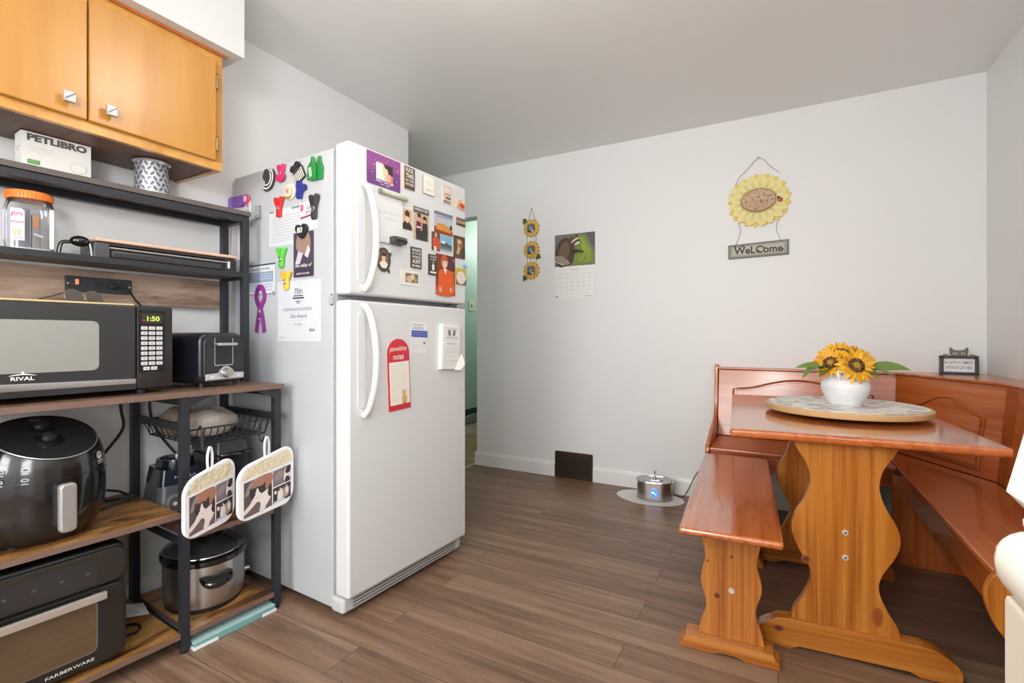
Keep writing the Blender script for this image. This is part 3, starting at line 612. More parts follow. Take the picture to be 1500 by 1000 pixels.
# framed cat sign on the ledge
t = thing('desk_sign', 'black framed sign with grey cat peeking over the top on corner bench ledge', 'sign', (0.792, 3.215, 0.8425), radians(-6))
b = MB()
for a in ((-0.072, 0, -0.058, 0.092), (0.058, 0, 0.072, 0.092), (-0.072, 0, 0.072, 0.012), (-0.072, 0.080, 0.072, 0.092)): b.box(a[0], -0.025, a[1], a[2], 0.02, a[3], C(34, 36, 44, 0.4), 0.0015)
b.build('frame', t)
b = MB(); b.box(-0.060, -0.012, 0.010, 0.060, 0.015, 0.082, C(232, 234, 236, 0.6)); b.face(-0.0122); b.text('NO OUTFIT IS COMPLETE', 0, 0.058, 0.106, 0.014, C(50, 52, 56, 0.6), 0.004); b.text('WITHOUT CAT HAIR', 0, 0.034, 0.098, 0.015, C(50, 52, 56, 0.6), 0.004); b.build('text_panel', t)
b = MB(); CATG = C(112, 104, 98, 0.6); hd = [(-0.030, 0.088), (-0.034, 0.104), (-0.036, 0.131), (-0.030, 0.134), (-0.016, 0.120), (0.016, 0.120), (0.030, 0.134), (0.036, 0.131), (0.034, 0.104), (0.030, 0.088)]
b.prism(hd, -0.018, -0.008, CATG, 'xz', 0.002); b.face(-0.0182)
for x in (-0.015, 0.015): b.ell(x, 0.103, 0.0075, 0.0055, C(226, 214, 176)); b.ell(x, 0.103, 0.003, 0.005, C(40, 34, 30))
for x in (-0.050, 0.048): b.sphere((x, -0.024, 0.092), 0.014, CATG, 1, 0.5, 0.6, 12)
b.build('cat_figure', t)

# lazy susan, vase and flowers
t = thing('lazy_susan', 'round lazy susan with grey mosaic top and wood rim on pine table', 'lazy susan', (0.232, 2.365, 0.72))
b = MB(); b.lathe([(0, 0), (0.12, 0), (0.12, 0.015), (0, 0.015)], C(40, 34, 30, 0.5), 32); b.build('base', t)
b = MB(); b.lathe([(0, 0.015), (0.278, 0.015), (0.281, 0.02), (0.281, 0.034), (0.278, 0.037), (0.262, 0.0372), (0, 0.0372)], C(198, 164, 116, 0.45), 64); b.build('rim', t)
b = MB(); b.lathe([(0, 0.0375), (0.268, 0.0375), (0.268, 0.039), (0, 0.039)], M_MOSAIC, 64); b.build('mosaic_top', t)
t = thing('vase', 'white ribbed ceramic jug vase standing on the lazy susan', 'vase', (0.238, 2.372, 0.759))
VW = C(226, 227, 230, 0.35, 0, 0.2)
pr = [(0, 0), (0.055, 0), (0.060, 0.004)]+[(0.060+0.026*sin(pi*min(1, k/22)*0.52)+(0.0009 if k % 2 else -0.0006), 0.006+k*0.0037) for k in range(1, 19)]
pr += [(0.084, 0.082), (0.078, 0.094), (0.066, 0.105), (0.056, 0.111), (0.052, 0.118), (0.054, 0.127), (0.050, 0.127), (0.046, 0.118), (0.046, 0.10)]
b = MB(); b.lathe(pr, VW, 48); b.build('body', t)
b = MB(); b.tube(catmull([(-0.024, -0.066, 0.098), (-0.029, -0.074, 0.118), (-0.026, -0.065, 0.134), (-0.02, -0.05, 0.128)], 5), 0.007, VW, 8, prof=[(0.009*cos(k*pi/4), 0.006*sin(k*pi/4)) for k in range(8)]); b.build('handle', t)
t = thing('sunflower_bouquet', 'bunch of yellow sunflowers with green leaves in the white vase', 'flowers', (0.238, 2.372, 0.851))
SY = [C(230, 176, 36, 0.6), C(224, 164, 28, 0.6), C(208, 146, 28, 0.6)]
def bent_petal(b, M, r0, L, w, curl, mat):
    vs = []; n = 6
    for i in range(n+1):
        u = i/n; ww = w*(0.5+0.9*u-1.35*u**2.6) if u < 1 else 0.0; ww = max(ww, 0.0006)
        x = r0+L*u; z = curl*u*u*L+0.10*L*sin(pi*u)
        for q in (-1, 0, 1): vs.append((x, q*ww, z+(0.0 if q else -0.10*w)))
    fs = [(i*3+q, i*3+q+1, i*3+q+4, i*3+q+3) for i in range(n) for q in (0, 1)]
    b.add(vs, fs, mat, M)
def sunflower(loc, yaw, pitch, R, name):
    M = TR(*loc) @ RZ(yaw) @ RX(pitch)          # local +z = where the flower looks
    p = MB()
    for ring, (n, L, cu, r0) in enumerate(((16, R*0.66, 0.02, R*0.36), (16, R*0.60, 0.28, R*0.34), (12, R*0.42, 0.65, R*0.33))):
        for k in range(n):
            a = 2*pi*(k+0.5*ring)/n+random.uniform(-0.09, 0.09)
            bent_petal(p, M @ RZ(a) @ RX(random.uniform(-0.25, 0.25)), r0, L*random.uniform(0.85, 1.1), R*0.135, cu+random.uniform(-0.25, 0.15), random.choice(SY))
    f = p.build('flower_head', t)
    c = MB(); c.sphere((0, 0, 0), R*0.40, C(84, 50, 26, 0.8), 1, 1, 0.30, 20, M)
    for k in range(110):
        a = random.uniform(0, 2*pi); r = R*random.uniform(0.22, 0.40); c.sphere((cos(a)*r, sin(a)*r, R*0.12*sqrt(max(0, 1-(r/(R*0.42))**2))+0.002), R*0.028, random.choice([C(110, 70, 38, 0.8), C(70, 42, 26, 0.8), C(176, 128, 70, 0.8)]), 1, 1, 1.6, 6, M)
    c.sphere((0, 0, R*0.05), R*0.22, C(150, 128, 40, 0.8), 1, 1, 0.5, 16, M); c.build('seed_disc', f)
    s = MB(); e = M @ Vector((0, 0, -0.005)); s.tube(catmull([tuple(e), tuple(M @ Vector((0, 0, -0.03))), (0, 0, 0.0), (0, 0, -0.06)], 5), 0.004, C(96, 120, 50, 0.6), 8); s.build('stem', f)
sunflower((0.030, -0.052, 0.066), radians(20), radians(66), 0.075, 'a')
sunflower((-0.052, -0.026, 0.074), radians(-22), radians(62), 0.068, 'b')
sunflower((-0.01, 0.035, 0.110), radians(10), radians(38), 0.07, 'c')
sunflower((0.055, 0.02, 0.098), radians(50), radians(45), 0.062, 'd')
GL = C(104, 132, 62, 0.55)
def leaf(b, M, L, w, droop, mat=GL):
    vs = []; n = 8
    for i in range(n+1):
        u = i/n; ww = w*sin(pi*min(1, u**0.8*0.98+0.02))**0.8+0.0006; z = -droop*u*u*L+0.12*L*sin(pi*u*0.8)
        for q in (-1, 0, 1): vs.append((L*u, q*ww, z-(0 if q else 0.12*w)))
    b.add(vs, [(i*3+q, i*3+q+1, i*3+q+4, i*3+q+3) for i in range(n) for q in (0, 1)], mat, M)
for (x, y, z, a, L, w, dr, rl) in ((0.07, -0.005, 0.055, 18, 0.155, 0.026, 0.12, 40), (-0.06, -0.02, 0.055, 196, 0.12, 0.020, 0.1, -35), (-0.05, -0.03, 0.05, 215, 0.055, 0.024, 0.7, 10), (0.055, -0.045, 0.05, -40, 0.055, 0.022, 0.6, 0), (-0.07, -0.03, 0.06, 215, 0.10, 0.026, 0.55, 0), (0.07, -0.03, 0.05, -20, 0.09, 0.028, 0.4, 0)):
    b = MB(); leaf(b, TR(x, y, z) @ RZ(radians(a)) @ RX(radians(rl)), L, w, dr); b.build('leaf', t)

# ------------------------------------------------------------------ range in the right foreground
t = thing('kitchen_range', 'white kitchen range at the right edge with rounded cooktop lip', 'stove', (0, 0, 0))
ENA = C(222, 219, 208, 0.3, 0, 0.3); ENB = C(204, 194, 178, 0.4)
b = MB(); b.box(0.1205, -0.25, 0.03, 0.895, 0.405, 0.874, ENB, 0.003); b.build('body', t)
b = MB(); b.box(0.116, -0.27, 0.872, 0.912, 0.420, 0.914, ENA, 0.019, 5)
b.tube([(0.136, -0.26, 0.916), (0.136, 0.410, 0.916), (0.890, 0.410, 0.916)], 0.006, ENA, 10); b.build('cooktop', t)
b = MB(); b.box(0.160, -0.235, 0.9115, 0.885, 0.385, 0.9155, C(150, 150, 146, 0.3), 0.001)
b.build('burner_well', t)
for x, y, r in ((0.30, 0.24, 0.085), (0.30, -0.06, 0.10), (0.70, 0.24, 0.10), (0.70, -0.06, 0.085)):
    b = MB(); b.lathe([(0, 0.9157), (r*1.15, 0.9157), (r*1.2, 0.918), (r*1.1, 0.918)], M_CHROME, 32, TR(x, y, 0))
    b.tube([(x+(0.02+(r-0.02)*k/60)*cos(k*0.35), y+(0.02+(r-0.02)*k/60)*sin(k*0.35), 0.921) for k in range(61)], 0.0035, M_BLACKM, 6); b.build('burner', t)
b = MB(); b.prism([(0.127, 0.932), (0.142, 0.915), (0.895, 0.905), (0.895, 1.08), (0.170, 1.08), (0.1365, 0.975)], 0.396, 0.424, C(226, 226, 222, 0.35), 'xz', 0.002, 2); b.build('back_console', t)
for x in (0.32, 0.44, 0.60, 0.72):
    b = MB(); b.cyl((x, 0.397, 1.01), (x, 0.374, 1.01), 0.020, M_WHITE, 0.017, 20); b.box(x-0.003, 0.367, 0.992, x+0.003, 0.376, 1.028, M_GREYP, 0.001); b.build('knob', t)
b = MB(); b.prism(rrect(0.16, 0.25, 0.87, 0.80, 0.02), -0.285, -0.251, ENA, 'xz', 0.006); d = b.build('oven_door', t)
b = MB(); b.prism(rrect(0.28, 0.38, 0.75, 0.66, 0.02), -0.287, -0.2852, M_DKGLASS, 'xz'); b.build('glass', d)
b = MB(); b.tube(catmull([(0.24, -0.286, 0.755), (0.245, -0.325, 0.757), (0.50, -0.332, 0.757), (0.785, -0.325, 0.757), (0.79, -0.286, 0.755)], 6), 0.011, M_WHITE, 10); b.build('handle', d)
for x in (0.17, 0.86):
    for y in (-0.21, 0.37): b = MB(); b.cyl((x, y, 0), (x, y, 0.032), 0.02, M_BLACKM); b.build('foot', t)

# ------------------------------------------------------------------ refrigerator (front faces the room, -y in its own frame)
FX, FY, FR_ = -1.352, 1.255, 0.06
FRZ = pi/2-FR_                     # x along the front, y into the fridge
FW, FH = 0.690, 1.738
t = thing('refrigerator', 'white top-freezer refrigerator covered in magnets and photos', 'refrigerator', (FX, FY, 0), FRZ)
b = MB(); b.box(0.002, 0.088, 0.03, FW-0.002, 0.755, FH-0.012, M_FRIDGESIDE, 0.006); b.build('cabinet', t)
b = MB(); b.box(0.012, 0.074, 0.09, FW-0.012, 0.092, FH-0.02, M_GREYP); b.build('door_gasket', t)
def handle_path(z0, z1, bow, x):
    n = 18; return [(x+0.022*sin(pi*k/n)**0.6, -0.006-bow*sin(pi*k/n)**0.55, z0+(z1-z0)*k/n) for k in range(n+1)]
HPROF = [(a*0.014, c_*0.009) for a, c_ in [(cos(2*pi*k/14), sin(2*pi*k/14)) for k in range(14)]]
for nm, z0, z1, hz in (('freezer_door', 1.184, FH, (1.20, 1.600)), ('fridge_door', 0.082, 1.164, (0.735, 1.150))):
    d = MB(); d.prism(rrect(0.0, z0, FW, z1, 0.012), 0.0, 0.074, M_FRIDGE, 'xz', 0.011, 4); do = d.build(nm, t)
    h = MB(); h.tube(handle_path(hz[0], hz[1], 0.042, 0.066), 0.01, M_WHITE, prof=HPROF, fixed=(1, 0, 0))
    h.prism(rrect(0.040, hz[0]+0.03, 0.078, hz[1]-0.03, 0.016), -0.004, 0.003, C(206, 208, 212, 0.4), 'xz', 0.003)
    h.build('handle', do)
b = MB(); b.box(0.0, 0.03, 0.018, FW, 0.10, 0.076, C(198, 200, 200, 0.4), 0.014, 3); b.face(0.0298)
for z in (0.036, 0.048, 0.060): b.layer = 0; b.rect(0.045, z-0.0028, FW-0.045, z+0.0028, C(92, 96, 98, 0.5))
b.build('base_grille', t)
b = MB(); b.box(0.03, 0.05, FH-0.012, 0.075, 0.11, FH+0.004, C(210, 212, 214, 0.4), 0.003); b.cyl((0.03, 0.08, FH-0.004), (0.012, 0.08, FH-0.004), 0.004, M_GREYP); b.build('hinge_cap', t)
b = MB(); b.box(FW-0.05, 0.012, 1.166, FW+0.004, 0.08, 1.181, M_SILVER, 0.002); b.cyl((FW-0.018, 0.03, 1.16), (FW-0.018, 0.03, 1.19), 0.006, M_CHROME); b.build('hinge', t)
b = MB(); b.box(-0.0015, 0.086, 1.150, 0.004, 0.108, 1.178, C(170, 172, 174, 0.4), 0.001); b.cyl((0.0, 0.092, 1.185), (-0.002, 0.092, 1.185), 0.003, M_INK); b.cyl((0.0, 0.092, 1.148), (-0.002, 0.092, 1.148), 0.003, M_INK); b.build('seam_bracket', t)
for x in (0.05, FW-0.05):
    b = MB(); b.cyl((x, 0.12, 0), (x, 0.12, 0.035), 0.016, C(186, 186, 182, 0.5)); b.build('foot', t)
    b = MB(); b.cyl((x-0.012, 0.66, 0.018), (x+0.012, 0.66, 0.018), 0.018, M_BLACKM); b.build('roller', t)
b = MB(); b.face(0.0); b.rect(0.305, 0.809, 0.318, 0.816, C(186, 188, 190)); b.build('badge', t)
b = MB(); b.cyl((0.655, 0.001, 0.775), (0.655, -0.002, 0.775), 0.003, M_GREYP); b.build('screw', t)

# things held to the fridge. Front: x right, z up; side: x right (towards the front), z up
def fridge_front(o, x, z, off=0.0):
    c, s_ = cos(FRZ), sin(FRZ); o.location = (FX+c*x-s_*(-off), FY+s_*x+c*(-off), z); o.rotation_euler = (0, 0, FRZ); return o
def fridge_side(o, depth, z, off=0.0):
    a = FRZ-pi/2; c, s_ = cos(FRZ), sin(FRZ)
    px, py = FX-s_*depth+c*(0.002-off), FY+c*depth+s_*(0.002-off)
    o.location = (px, py, z); o.rotation_euler = (0, 0, a); return o
def card(w, h, mat, th=0.0016, y=0.0, edge=None, M=None):
    b = MB(); b.box(-w/2, y-th, 0, w/2, y-0.0002, h, edge or mat, M=M); b.face(y-th)
    b.rect(-w/2, 0, w/2, h, mat, M)
    return b
DK = C(62, 54, 50, 0.6); SK = C(214, 168, 136, 0.6); SKL = C(232, 196, 168, 0.6); HAIR = C(74, 50, 38, 0.6); ORG = C(222, 92, 40, 0.6); BRN = C(110, 82, 58, 0.6); TAN = C(196, 164, 124, 0.6); OFFW = C(236, 232, 222, 0.6)
MAG = 'photos and magnets on the freezer door'
def fin(b, name, label, cat, x, z, off=0.0, group=MAG, side=False):
    o = b.build(name); tag(o, label, cat, group)
    return fridge_side(o, x, z, off) if side else fridge_front(o, x, z, off)
# --- freezer door
PU = C(112, 66, 130, 0.6); PU2 = C(142, 76, 140, 0.6)
b = card(0.172, 0.122, PU); b.poly([(-0.086, 0.05), (0.086, 0.07), (0.086, 0.122), (-0.086, 0.122)], PU2)
for k in range(46):
    x = random.uniform(-0.082, 0.082); z = random.uniform(0.03, 0.118)
    if -0.045 < x < 0.045 and z < 0.085: continue
    b.layer = 2; r = random.uniform(0.0012, 0.0028); b.ell(x, z, r, r, random.choice([C(232, 190, 224), C(206, 110, 190), C(240, 226, 240)]), 6)
b.layer = 3; b.rect(-0.042, 0.026, 0.044, 0.090, C(206, 202, 190)); b.poly([(-0.042, 0.026), (0.0, 0.026), (-0.01, 0.08), (-0.042, 0.088)], C(226, 226, 214)); b.poly([(-0.005, 0.09), (0.044, 0.09), (0.044, 0.05), (0.02, 0.045)], DK); b.ell(0.006, 0.058, 0.013, 0.017, SKL); b.ell(0.024, 0.04, 0.016, 0.016, SK); b.ell(0.036, 0.034, 0.007, 0.014, C(220, 120, 110))
b.text('baby’s best gift', 0.0, 0.019, 0.09, 0.012, OFFW, 0.01, 0.2); b.text('nana + pap', 0.0, 0.008, 0.045, 0.006, OFFW, 0.008)
fin(b, 'photo_card', 'purple photo card with a square picture at top left of the freezer door', 'photo card', 0.169, 1.607)
b = card(0.060, 0.090, C(86, 72, 62, 0.6), 0.006, edge=C(190, 160, 110, 0.6))
for s_, z, h in (('FUCK', 0.076, 0.017), ('THIS', 0.053, 0.019), ('IN THE', 0.034, 0.009), ('KITCHEN', 0.019, 0.010)): b.layer = 1; b.text(s_, 0, z, 0.046, h, OFFW, 0.02)
fin(b, 'word_magnet', 'brown wooden word magnet right of the purple photo card', 'magnet', 0.304, 1.635)
b = card(0.070, 0.076, C(238, 234, 226, 0.6), 0.006, edge=C(150, 140, 110, 0.6)); b.lines(-0.02, 0.024, (0.060, 0.052, 0.044), 0.0012, C(190, 188, 184)); b.text('thank you', 0.002, 0.018, 0.05, 0.010, C(150, 140, 132), 0, 0.2)
fin(b, 'square_magnet', 'white square magnet with small lines of text near top of freezer door', 'magnet', 0.421, 1.642)
b = card(0.058, 0.078, C(214, 196, 180, 0.6), 0.004); b.rect(-0.022, 0.048, 0.022, 0.070, C(230, 216, 204)); b.text('LOVE', 0, 0.040, 0.036, 0.010, C(150, 120, 104), 0.01); b.rect(-0.01, 0.020, 0.022, 0.027, DK); b.rect(-0.029, 0.004, 0.020, 0.010, C(140, 110, 96))
fin(b, 'paper_magnet', 'beige paper magnet with faint print near top right of freezer door', 'magnet', 0.546, 1.633)
b = MB(); b.prism([(-0.03, 0.012), (0.014, 0), (0.032, 0.006), (0.034, 0.03), (0.012, 0.036), (0.0, 0.05), (-0.018, 0.046), (-0.028, 0.03)], -0.006, -0.0005, C(226, 176, 130), 'xz', 0.002); b.face(-0.006); b.poly([(-0.018, 0.016), (0.02, 0.006), (0.028, 0.026), (0.004, 0.032), (-0.012, 0.028)], C(206, 96, 48)); b.ell(0.008, 0.018, 0.008, 0.006, C(158, 60, 32))
fin(b, 'orange_magnet', 'small orange cut-out magnet at the top right corner of freezer door', 'magnet', 0.645, 1.625)
# whiteboard, its pen and a magnet clip
b = MB(); b.box(-0.072, -0.003, 0, 0.072, -0.0003, 0.183, C(226, 228, 226, 0.25)); b.face(-0.003)
b.text('Jack dinner', -0.004, 0.120, 0.10, 0.016, C(196, 198, 200), 0, 0.15); b.text('tuesday', 0.006, 0.098, 0.07, 0.013, C(202, 202, 206), 0, 0.15); b.rect(-0.068, -0.001, 0.066, 0.003, M_GREYP)
for k in range(8): b.layer = 1; b.ell(-0.06, 0.04+k*0.014, 0.002, 0.002, C(220, 200, 190), 6)
fin(b, 'whiteboard', 'small magnetic whiteboard with faint writing under the purple photo card', 'whiteboard', 0.195, 1.393)
b = MB(); b.cyl((-0.072, -0.0105, 0), (0.03, -0.0105, 0.0), 0.0085, C(206, 204, 184, 0.4)); b.cyl((0.03, -0.0105, 0), (0.072, -0.0105, 0.0), 0.0095, C(190, 190, 168, 0.4)); b.cyl((-0.074, -0.0105, 0), (-0.066, -0.0105, 0), 0.0092, C(140, 142, 126, 0.5)); b.box(-0.02, -0.02, -0.004, 0.0, -0.008, 0.0, C(220, 214, 180, 0.4)); b.box(0.05, -0.004, -0.03, 0.062, -0.001, -0.004, C(190, 192, 188, 0.4))
fin(b, 'marker_pen', 'pale marker pen lying along the top edge of the whiteboard', 'marker', 0.211, 1.588)
b = MB(); b.box(-0.034, -0.032, 0, 0.034, -0.0005, 0.027, C(66, 66, 68, 0.4), 0.004); b.box(-0.026, -0.0335, 0.008, 0.036, -0.031, 0.014, C(30, 30, 32, 0.4), 0.001); b.box(-0.026, -0.0335, 0.018, 0.036, -0.031, 0.022, C(120, 120, 122, 0.3), 0.001)
fin(b, 'magnetic_clip', 'black magnetic clip at the lower right corner of whiteboard', 'clip', 0.227, 1.396, 0.003)
b = card(0.060, 0.084, C(206, 176, 144, 0.6)); b.poly([(-0.03, 0), (0.03, 0), (0.026, 0.018), (0.01, 0.034), (-0.012, 0.034), (-0.03, 0.018)], DK); b.ell(0.0, 0.046, 0.011, 0.018, SKL); b.poly([(-0.013, 0.056), (0.014, 0.052), (0.014, 0.072), (0.0, 0.080), (-0.013, 0.072)], HAIR); b.poly([(-0.004, 0.034), (0.006, 0.034), (0.002, 0.026)], SKL)
fin(b, 'portrait_photo', 'portrait photo of a person in a dark shirt right of the whiteboard', 'photo', 0.293, 1.468)
b = card(0.096, 0.137, C(196, 176, 152, 0.6)); b.rect(-0.048, 0.112, 0.048, 0.137, C(92, 92, 84)); b.text('PARTNERS IN CRIME', 0, 0.127, 0.08, 0.010, OFFW, 0.01)
b.poly([(-0.036, 0.03), (-0.006, 0.03), (-0.002, 0.075), (-0.03, 0.078)], C(110, 44, 60)); b.rect(-0.03, 0.05, -0.006, 0.056, OFFW); b.poly([(0.002, 0.03), (0.04, 0.03), (0.036, 0.075), (0.006, 0.075)], DK); b.poly([(-0.034, 0.0), (0.036, 0.0), (0.038, 0.04), (-0.036, 0.04)], C(58, 54, 54)); b.ell(-0.016, 0.094, 0.011, 0.016, SK); b.ell(0.016, 0.088, 0.011, 0.015, SK); b.poly([(-0.030, 0.104), (-0.016, 0.114), (-0.004, 0.104), (-0.008, 0.1), (-0.022, 0.1)], HAIR); b.poly([(0.004, 0.096), (0.016, 0.106), (0.03, 0.098), (0.028, 0.07), (0.024, 0.092)], HAIR); b.rect(-0.024, 0.094, -0.007, 0.099, C(30, 28, 28)); b.rect(0.007, 0.089, 0.025, 0.094, C(30, 28, 28))
fin(b, 'couple_photo', 'photo of two people in sunglasses standing together, middle of freezer door', 'photo', 0.378, 1.438)
b = card(0.128, 0.096, C(186, 192, 206, 0.6)); b.rect(-0.064, 0.082, 0.064, 0.096, C(116, 122, 140)); b.text('postcard', 0.005, 0.075, 0.1, 0.012, C(90, 96, 120), 0, 0.2); b.poly([(-0.064, 0), (0.064, 0), (0.064, 0.02), (-0.064, 0.028)], C(150, 66, 40)); b.poly([(-0.052, 0.016), (0.052, 0.012), (0.058, 0.034), (0.0, 0.046), (-0.048, 0.044)], C(206, 146, 60)); b.ell(-0.046, 0.044, 0.008, 0.009, SK); b.ell(0.05, 0.036, 0.008, 0.012, DK)
fin(b, 'scene_magnet', 'pale blue picture magnet with an orange scene, upper right of freezer door', 'magnet', 0.523, 1.489)
b = card(0.066, 0.036, C(120, 104, 84, 0.6), 0.004); b.rect(-0.033, 0.012, 0.033, 0.02, C(176, 160, 130)); b.rect(-0.033, 0.0, 0.033, 0.008, C(76, 66, 54))
fin(b, 'landscape_magnet', 'small dark landscape magnet at the right edge below orange cut-out magnet', 'magnet', 0.648, 1.551)
b = card(0.054, 0.082, C(92, 84, 72, 0.6)); b.poly([(-0.02, 0.012), (0.022, 0.008), (0.024, 0.05), (0.006, 0.062), (-0.02, 0.056)], C(212, 76, 48)); b.ell(0.0, 0.070, 0.008, 0.010, SK); b.poly([(-0.014, 0.0), (0.006, 0.0), (0.0, 0.018), (-0.012, 0.02)], OFFW)
fin(b, 'red_shirt_photo', 'narrow photo of a person in a red shirt left of the beach photo', 'photo', 0.471, 1.408)
b = card(0.080, 0.067, C(128, 176, 206, 0.6)); b.rect(-0.04, 0.0, 0.04, 0.030, C(90, 122, 128)); b.poly([(-0.04, 0.03), (-0.012, 0.04), (0.01, 0.034), (0.04, 0.024), (0.04, 0.016), (-0.04, 0.018)], C(72, 92, 90)); b.ell(-0.02, 0.036, 0.014, 0.006, OFFW); b.rect(-0.04, 0.0, 0.04, 0.006, C(170, 164, 150))
fin(b, 'beach_photo', 'blue beach photo below the orange scene magnet', 'photo', 0.541, 1.417)
b = card(0.083, 0.103, C(92, 76, 58, 0.6), 0.004); b.poly([(-0.026, 0.018), (-0.006, 0.016), (0.01, 0.05), (0.012, 0.086), (-0.02, 0.088), (-0.014, 0.05)], C(206, 166, 116)); b.ell(0.008, 0.066, 0.016, 0.02, C(150, 104, 62)); b.ell(0.002, 0.076, 0.008, 0.008, SKL); b.rect(0.022, 0.01, 0.041, 0.05, C(70, 62, 60))
fin(b, 'dog_photo', 'brown dog photo at the right edge of freezer door', 'photo', 0.636, 1.397)
b = MB(); b.prism(ellipse(0, 0.045, 0.036, 0.047, 28), -0.005, -0.0005, C(74, 66, 62, 0.5), 'xz', 0.002); b.prism([(0.022, 0.07), (0.04, 0.078), (0.038, 0.062)], -0.004, -0.001, C(74, 66, 62, 0.5), 'xz'); b.prism([(0.018, 0.004), (0.032, -0.006), (0.03, 0.012)], -0.004, -0.001, C(74, 66, 62, 0.5), 'xz'); b.face(-0.005); b.ell(-0.002, 0.046, 0.026, 0.036, C(124, 96, 76)); b.poly([(-0.024, 0.028), (-0.012, 0.012), (0.01, 0.012), (0.02, 0.028), (0.006, 0.040), (-0.012, 0.040)], OFFW); b.ell(-0.002, 0.052, 0.010, 0.016, SKL); b.poly([(-0.016, 0.058), (0.012, 0.058), (0.008, 0.072), (-0.012, 0.072)], HAIR)
fin(b, 'oval_frame', 'oval dark framed portrait magnet below the whiteboard', 'photo frame', 0.165, 1.283)
b = card(0.061, 0.086, C(72, 62, 56, 0.6), 0.006)
for s_, z, h in (('FAVORITE', 0.074, 0.012), ('IS TO BE', 0.060, 0.008), ('WORLD', 0.046, 0.010), ('AUNT', 0.028, 0.018), ('EVER', 0.009, 0.009)): b.layer = 1; b.text(s_, 0, z, 0.05, h, OFFW, 0.02)
fin(b, 'word_magnet', 'dark wooden word magnet lettered AUNT below the couple photo', 'magnet', 0.344, 1.316)
b = card(0.108, 0.062, C(228, 224, 214, 0.6)); b.rect(-0.028, 0.012, 0.046, 0.050, C(124, 106, 78)); b.ell(-0.006, 0.026, 0.018, 0.014, C(196, 178, 148)); b.ell(0.012, 0.036, 0.013, 0.012, C(212, 194, 164)); b.ell(0.030, 0.022, 0.010, 0.010, C(170, 150, 116))
fin(b, 'snapshot', 'white bordered snapshot below the AUNT word magnet', 'photo', 0.312, 1.241)
b = card(0.056, 0.090, C(70, 64, 62, 0.6), 0.004); b.text('YOU HAD ME', 0, 0.080, 0.044, 0.007, OFFW, 0.01); b.text('AT WINE', 0, 0.068, 0.034, 0.007, OFFW, 0.01); b.poly([(-0.007, 0.022), (0.007, 0.022), (0.008, 0.042), (0.002, 0.05), (0.002, 0.062), (-0.002, 0.062), (-0.002, 0.05), (-0.008, 0.042)], OFFW); b.rect(-0.02, 0.008, 0.02, 0.016, OFFW)
fin(b, 'bottle_magnet', 'dark magnet with a white bottle outline left of orange photo', 'magnet', 0.450, 1.298)
b = card(0.132, 0.180, C(132, 62, 44, 0.6)); b.poly([(0.0, 0.09), (0.066, 0.09), (0.066, 0.180), (0.0, 0.180)], C(96, 50, 46)); b.ell(0.036, 0.142, 0.018, 0.014, C(70, 62, 74)); b.ell(0.052, 0.16, 0.007, 0.008, C(196, 80, 60)); b.rect(0.03, 0.096, 0.066, 0.110, C(176, 96, 52))
b.poly(catmull([(-0.060, 0.0), (0.05, 0.0), (0.058, 0.05), (0.050, 0.096), (0.024, 0.112), (-0.02, 0.116), (-0.048, 0.10), (-0.056, 0.05)], 4, True), ORG); b.ell(-0.012, 0.148, 0.026, 0.030, C(204, 84, 42)); b.ell(-0.010, 0.140, 0.017, 0.022, SKL); b.rect(-0.016, 0.112, -0.004, 0.124, SKL); b.poly([(-0.02, 0.116), (0.006, 0.116), (-0.005, 0.092)], OFFW); b.rect(-0.029, 0.151, 0.01, 0.160, C(168, 86, 50))
for x in (-0.019, -0.001): b.layer -= 0; b.ell(x, 0.144, 0.0085, 0.0085, OFFW); b.ell(x, 0.144, 0.0035, 0.0045, C(24, 22, 22))
b.ell(-0.042, 0.022, 0.010, 0.014, SK); b.ell(0.03, 0.024, 0.010, 0.012, SK)
fin(b, 'orange_photo', 'tall photo of a person in an orange top at bottom right of freezer door', 'photo', 0.536, 1.218, 0.0022)
b = MB(); b.box(-0.036, -0.003, 0.056, 0.042, -0.0003, 0.112, C(206, 222, 224, 0.5)); b.box(-0.040, -0.0045, 0.004, 0.036, -0.0008, 0.080, C(196, 178, 60, 0.5)); b.face(-0.0045); b.rect(-0.04, 0.004, 0.036, 0.03, C(104, 92, 44)); b.ell(-0.004, 0.036, 0.033, 0.030, C(232, 220, 216)); b.lines(-0.02, 0.014, (0.026, 0.034, 0.042, 0.05), 0.0014, C(176, 150, 150)); b.rect(0.01, 0.085, 0.042, 0.10, C(140, 176, 206))
fin(b, 'yellow_magnet', 'yellow and pale blue magnet with a round label at right edge of freezer door', 'magnet', 0.650, 1.270)
# --- lower door
LOW = 'papers on the lower fridge door'
RED = C(206, 52, 66, 0.5)
ti = RY(radians(-2.5))
b = MB(); arch = [(-0.060, 0), (0.060, 0), (0.060, 0.225)]+[(0.060*cos(a), 0.225+0.060*sin(a)) for a in [pi*k/14 for k in range(1, 14)]]+[(-0.060, 0.225)]
b.prism(arch, -0.003, -0.0005, RED, 'xz', M=ti); b.build
b.face(-0.0052); b.box(-0.052, -0.0052, 0.022, 0.054, -0.0028, 0.193, OFFW, M=ti); b.fy = -0.0032; b.text('pawsitive', -0.004, 0.243, 0.090, 0.026, OFFW, 0.008, 0.22, M=ti); b.text('notes', -0.003, 0.212, 0.058, 0.020, OFFW, 0.008, 0.22, M=ti)
b.fy = -0.0053; b.lines(-0.048, 0.05, [0.178-0.011*k for k in range(13)], 0.0009, C(196, 188, 184), M=ti); b.layer += 1
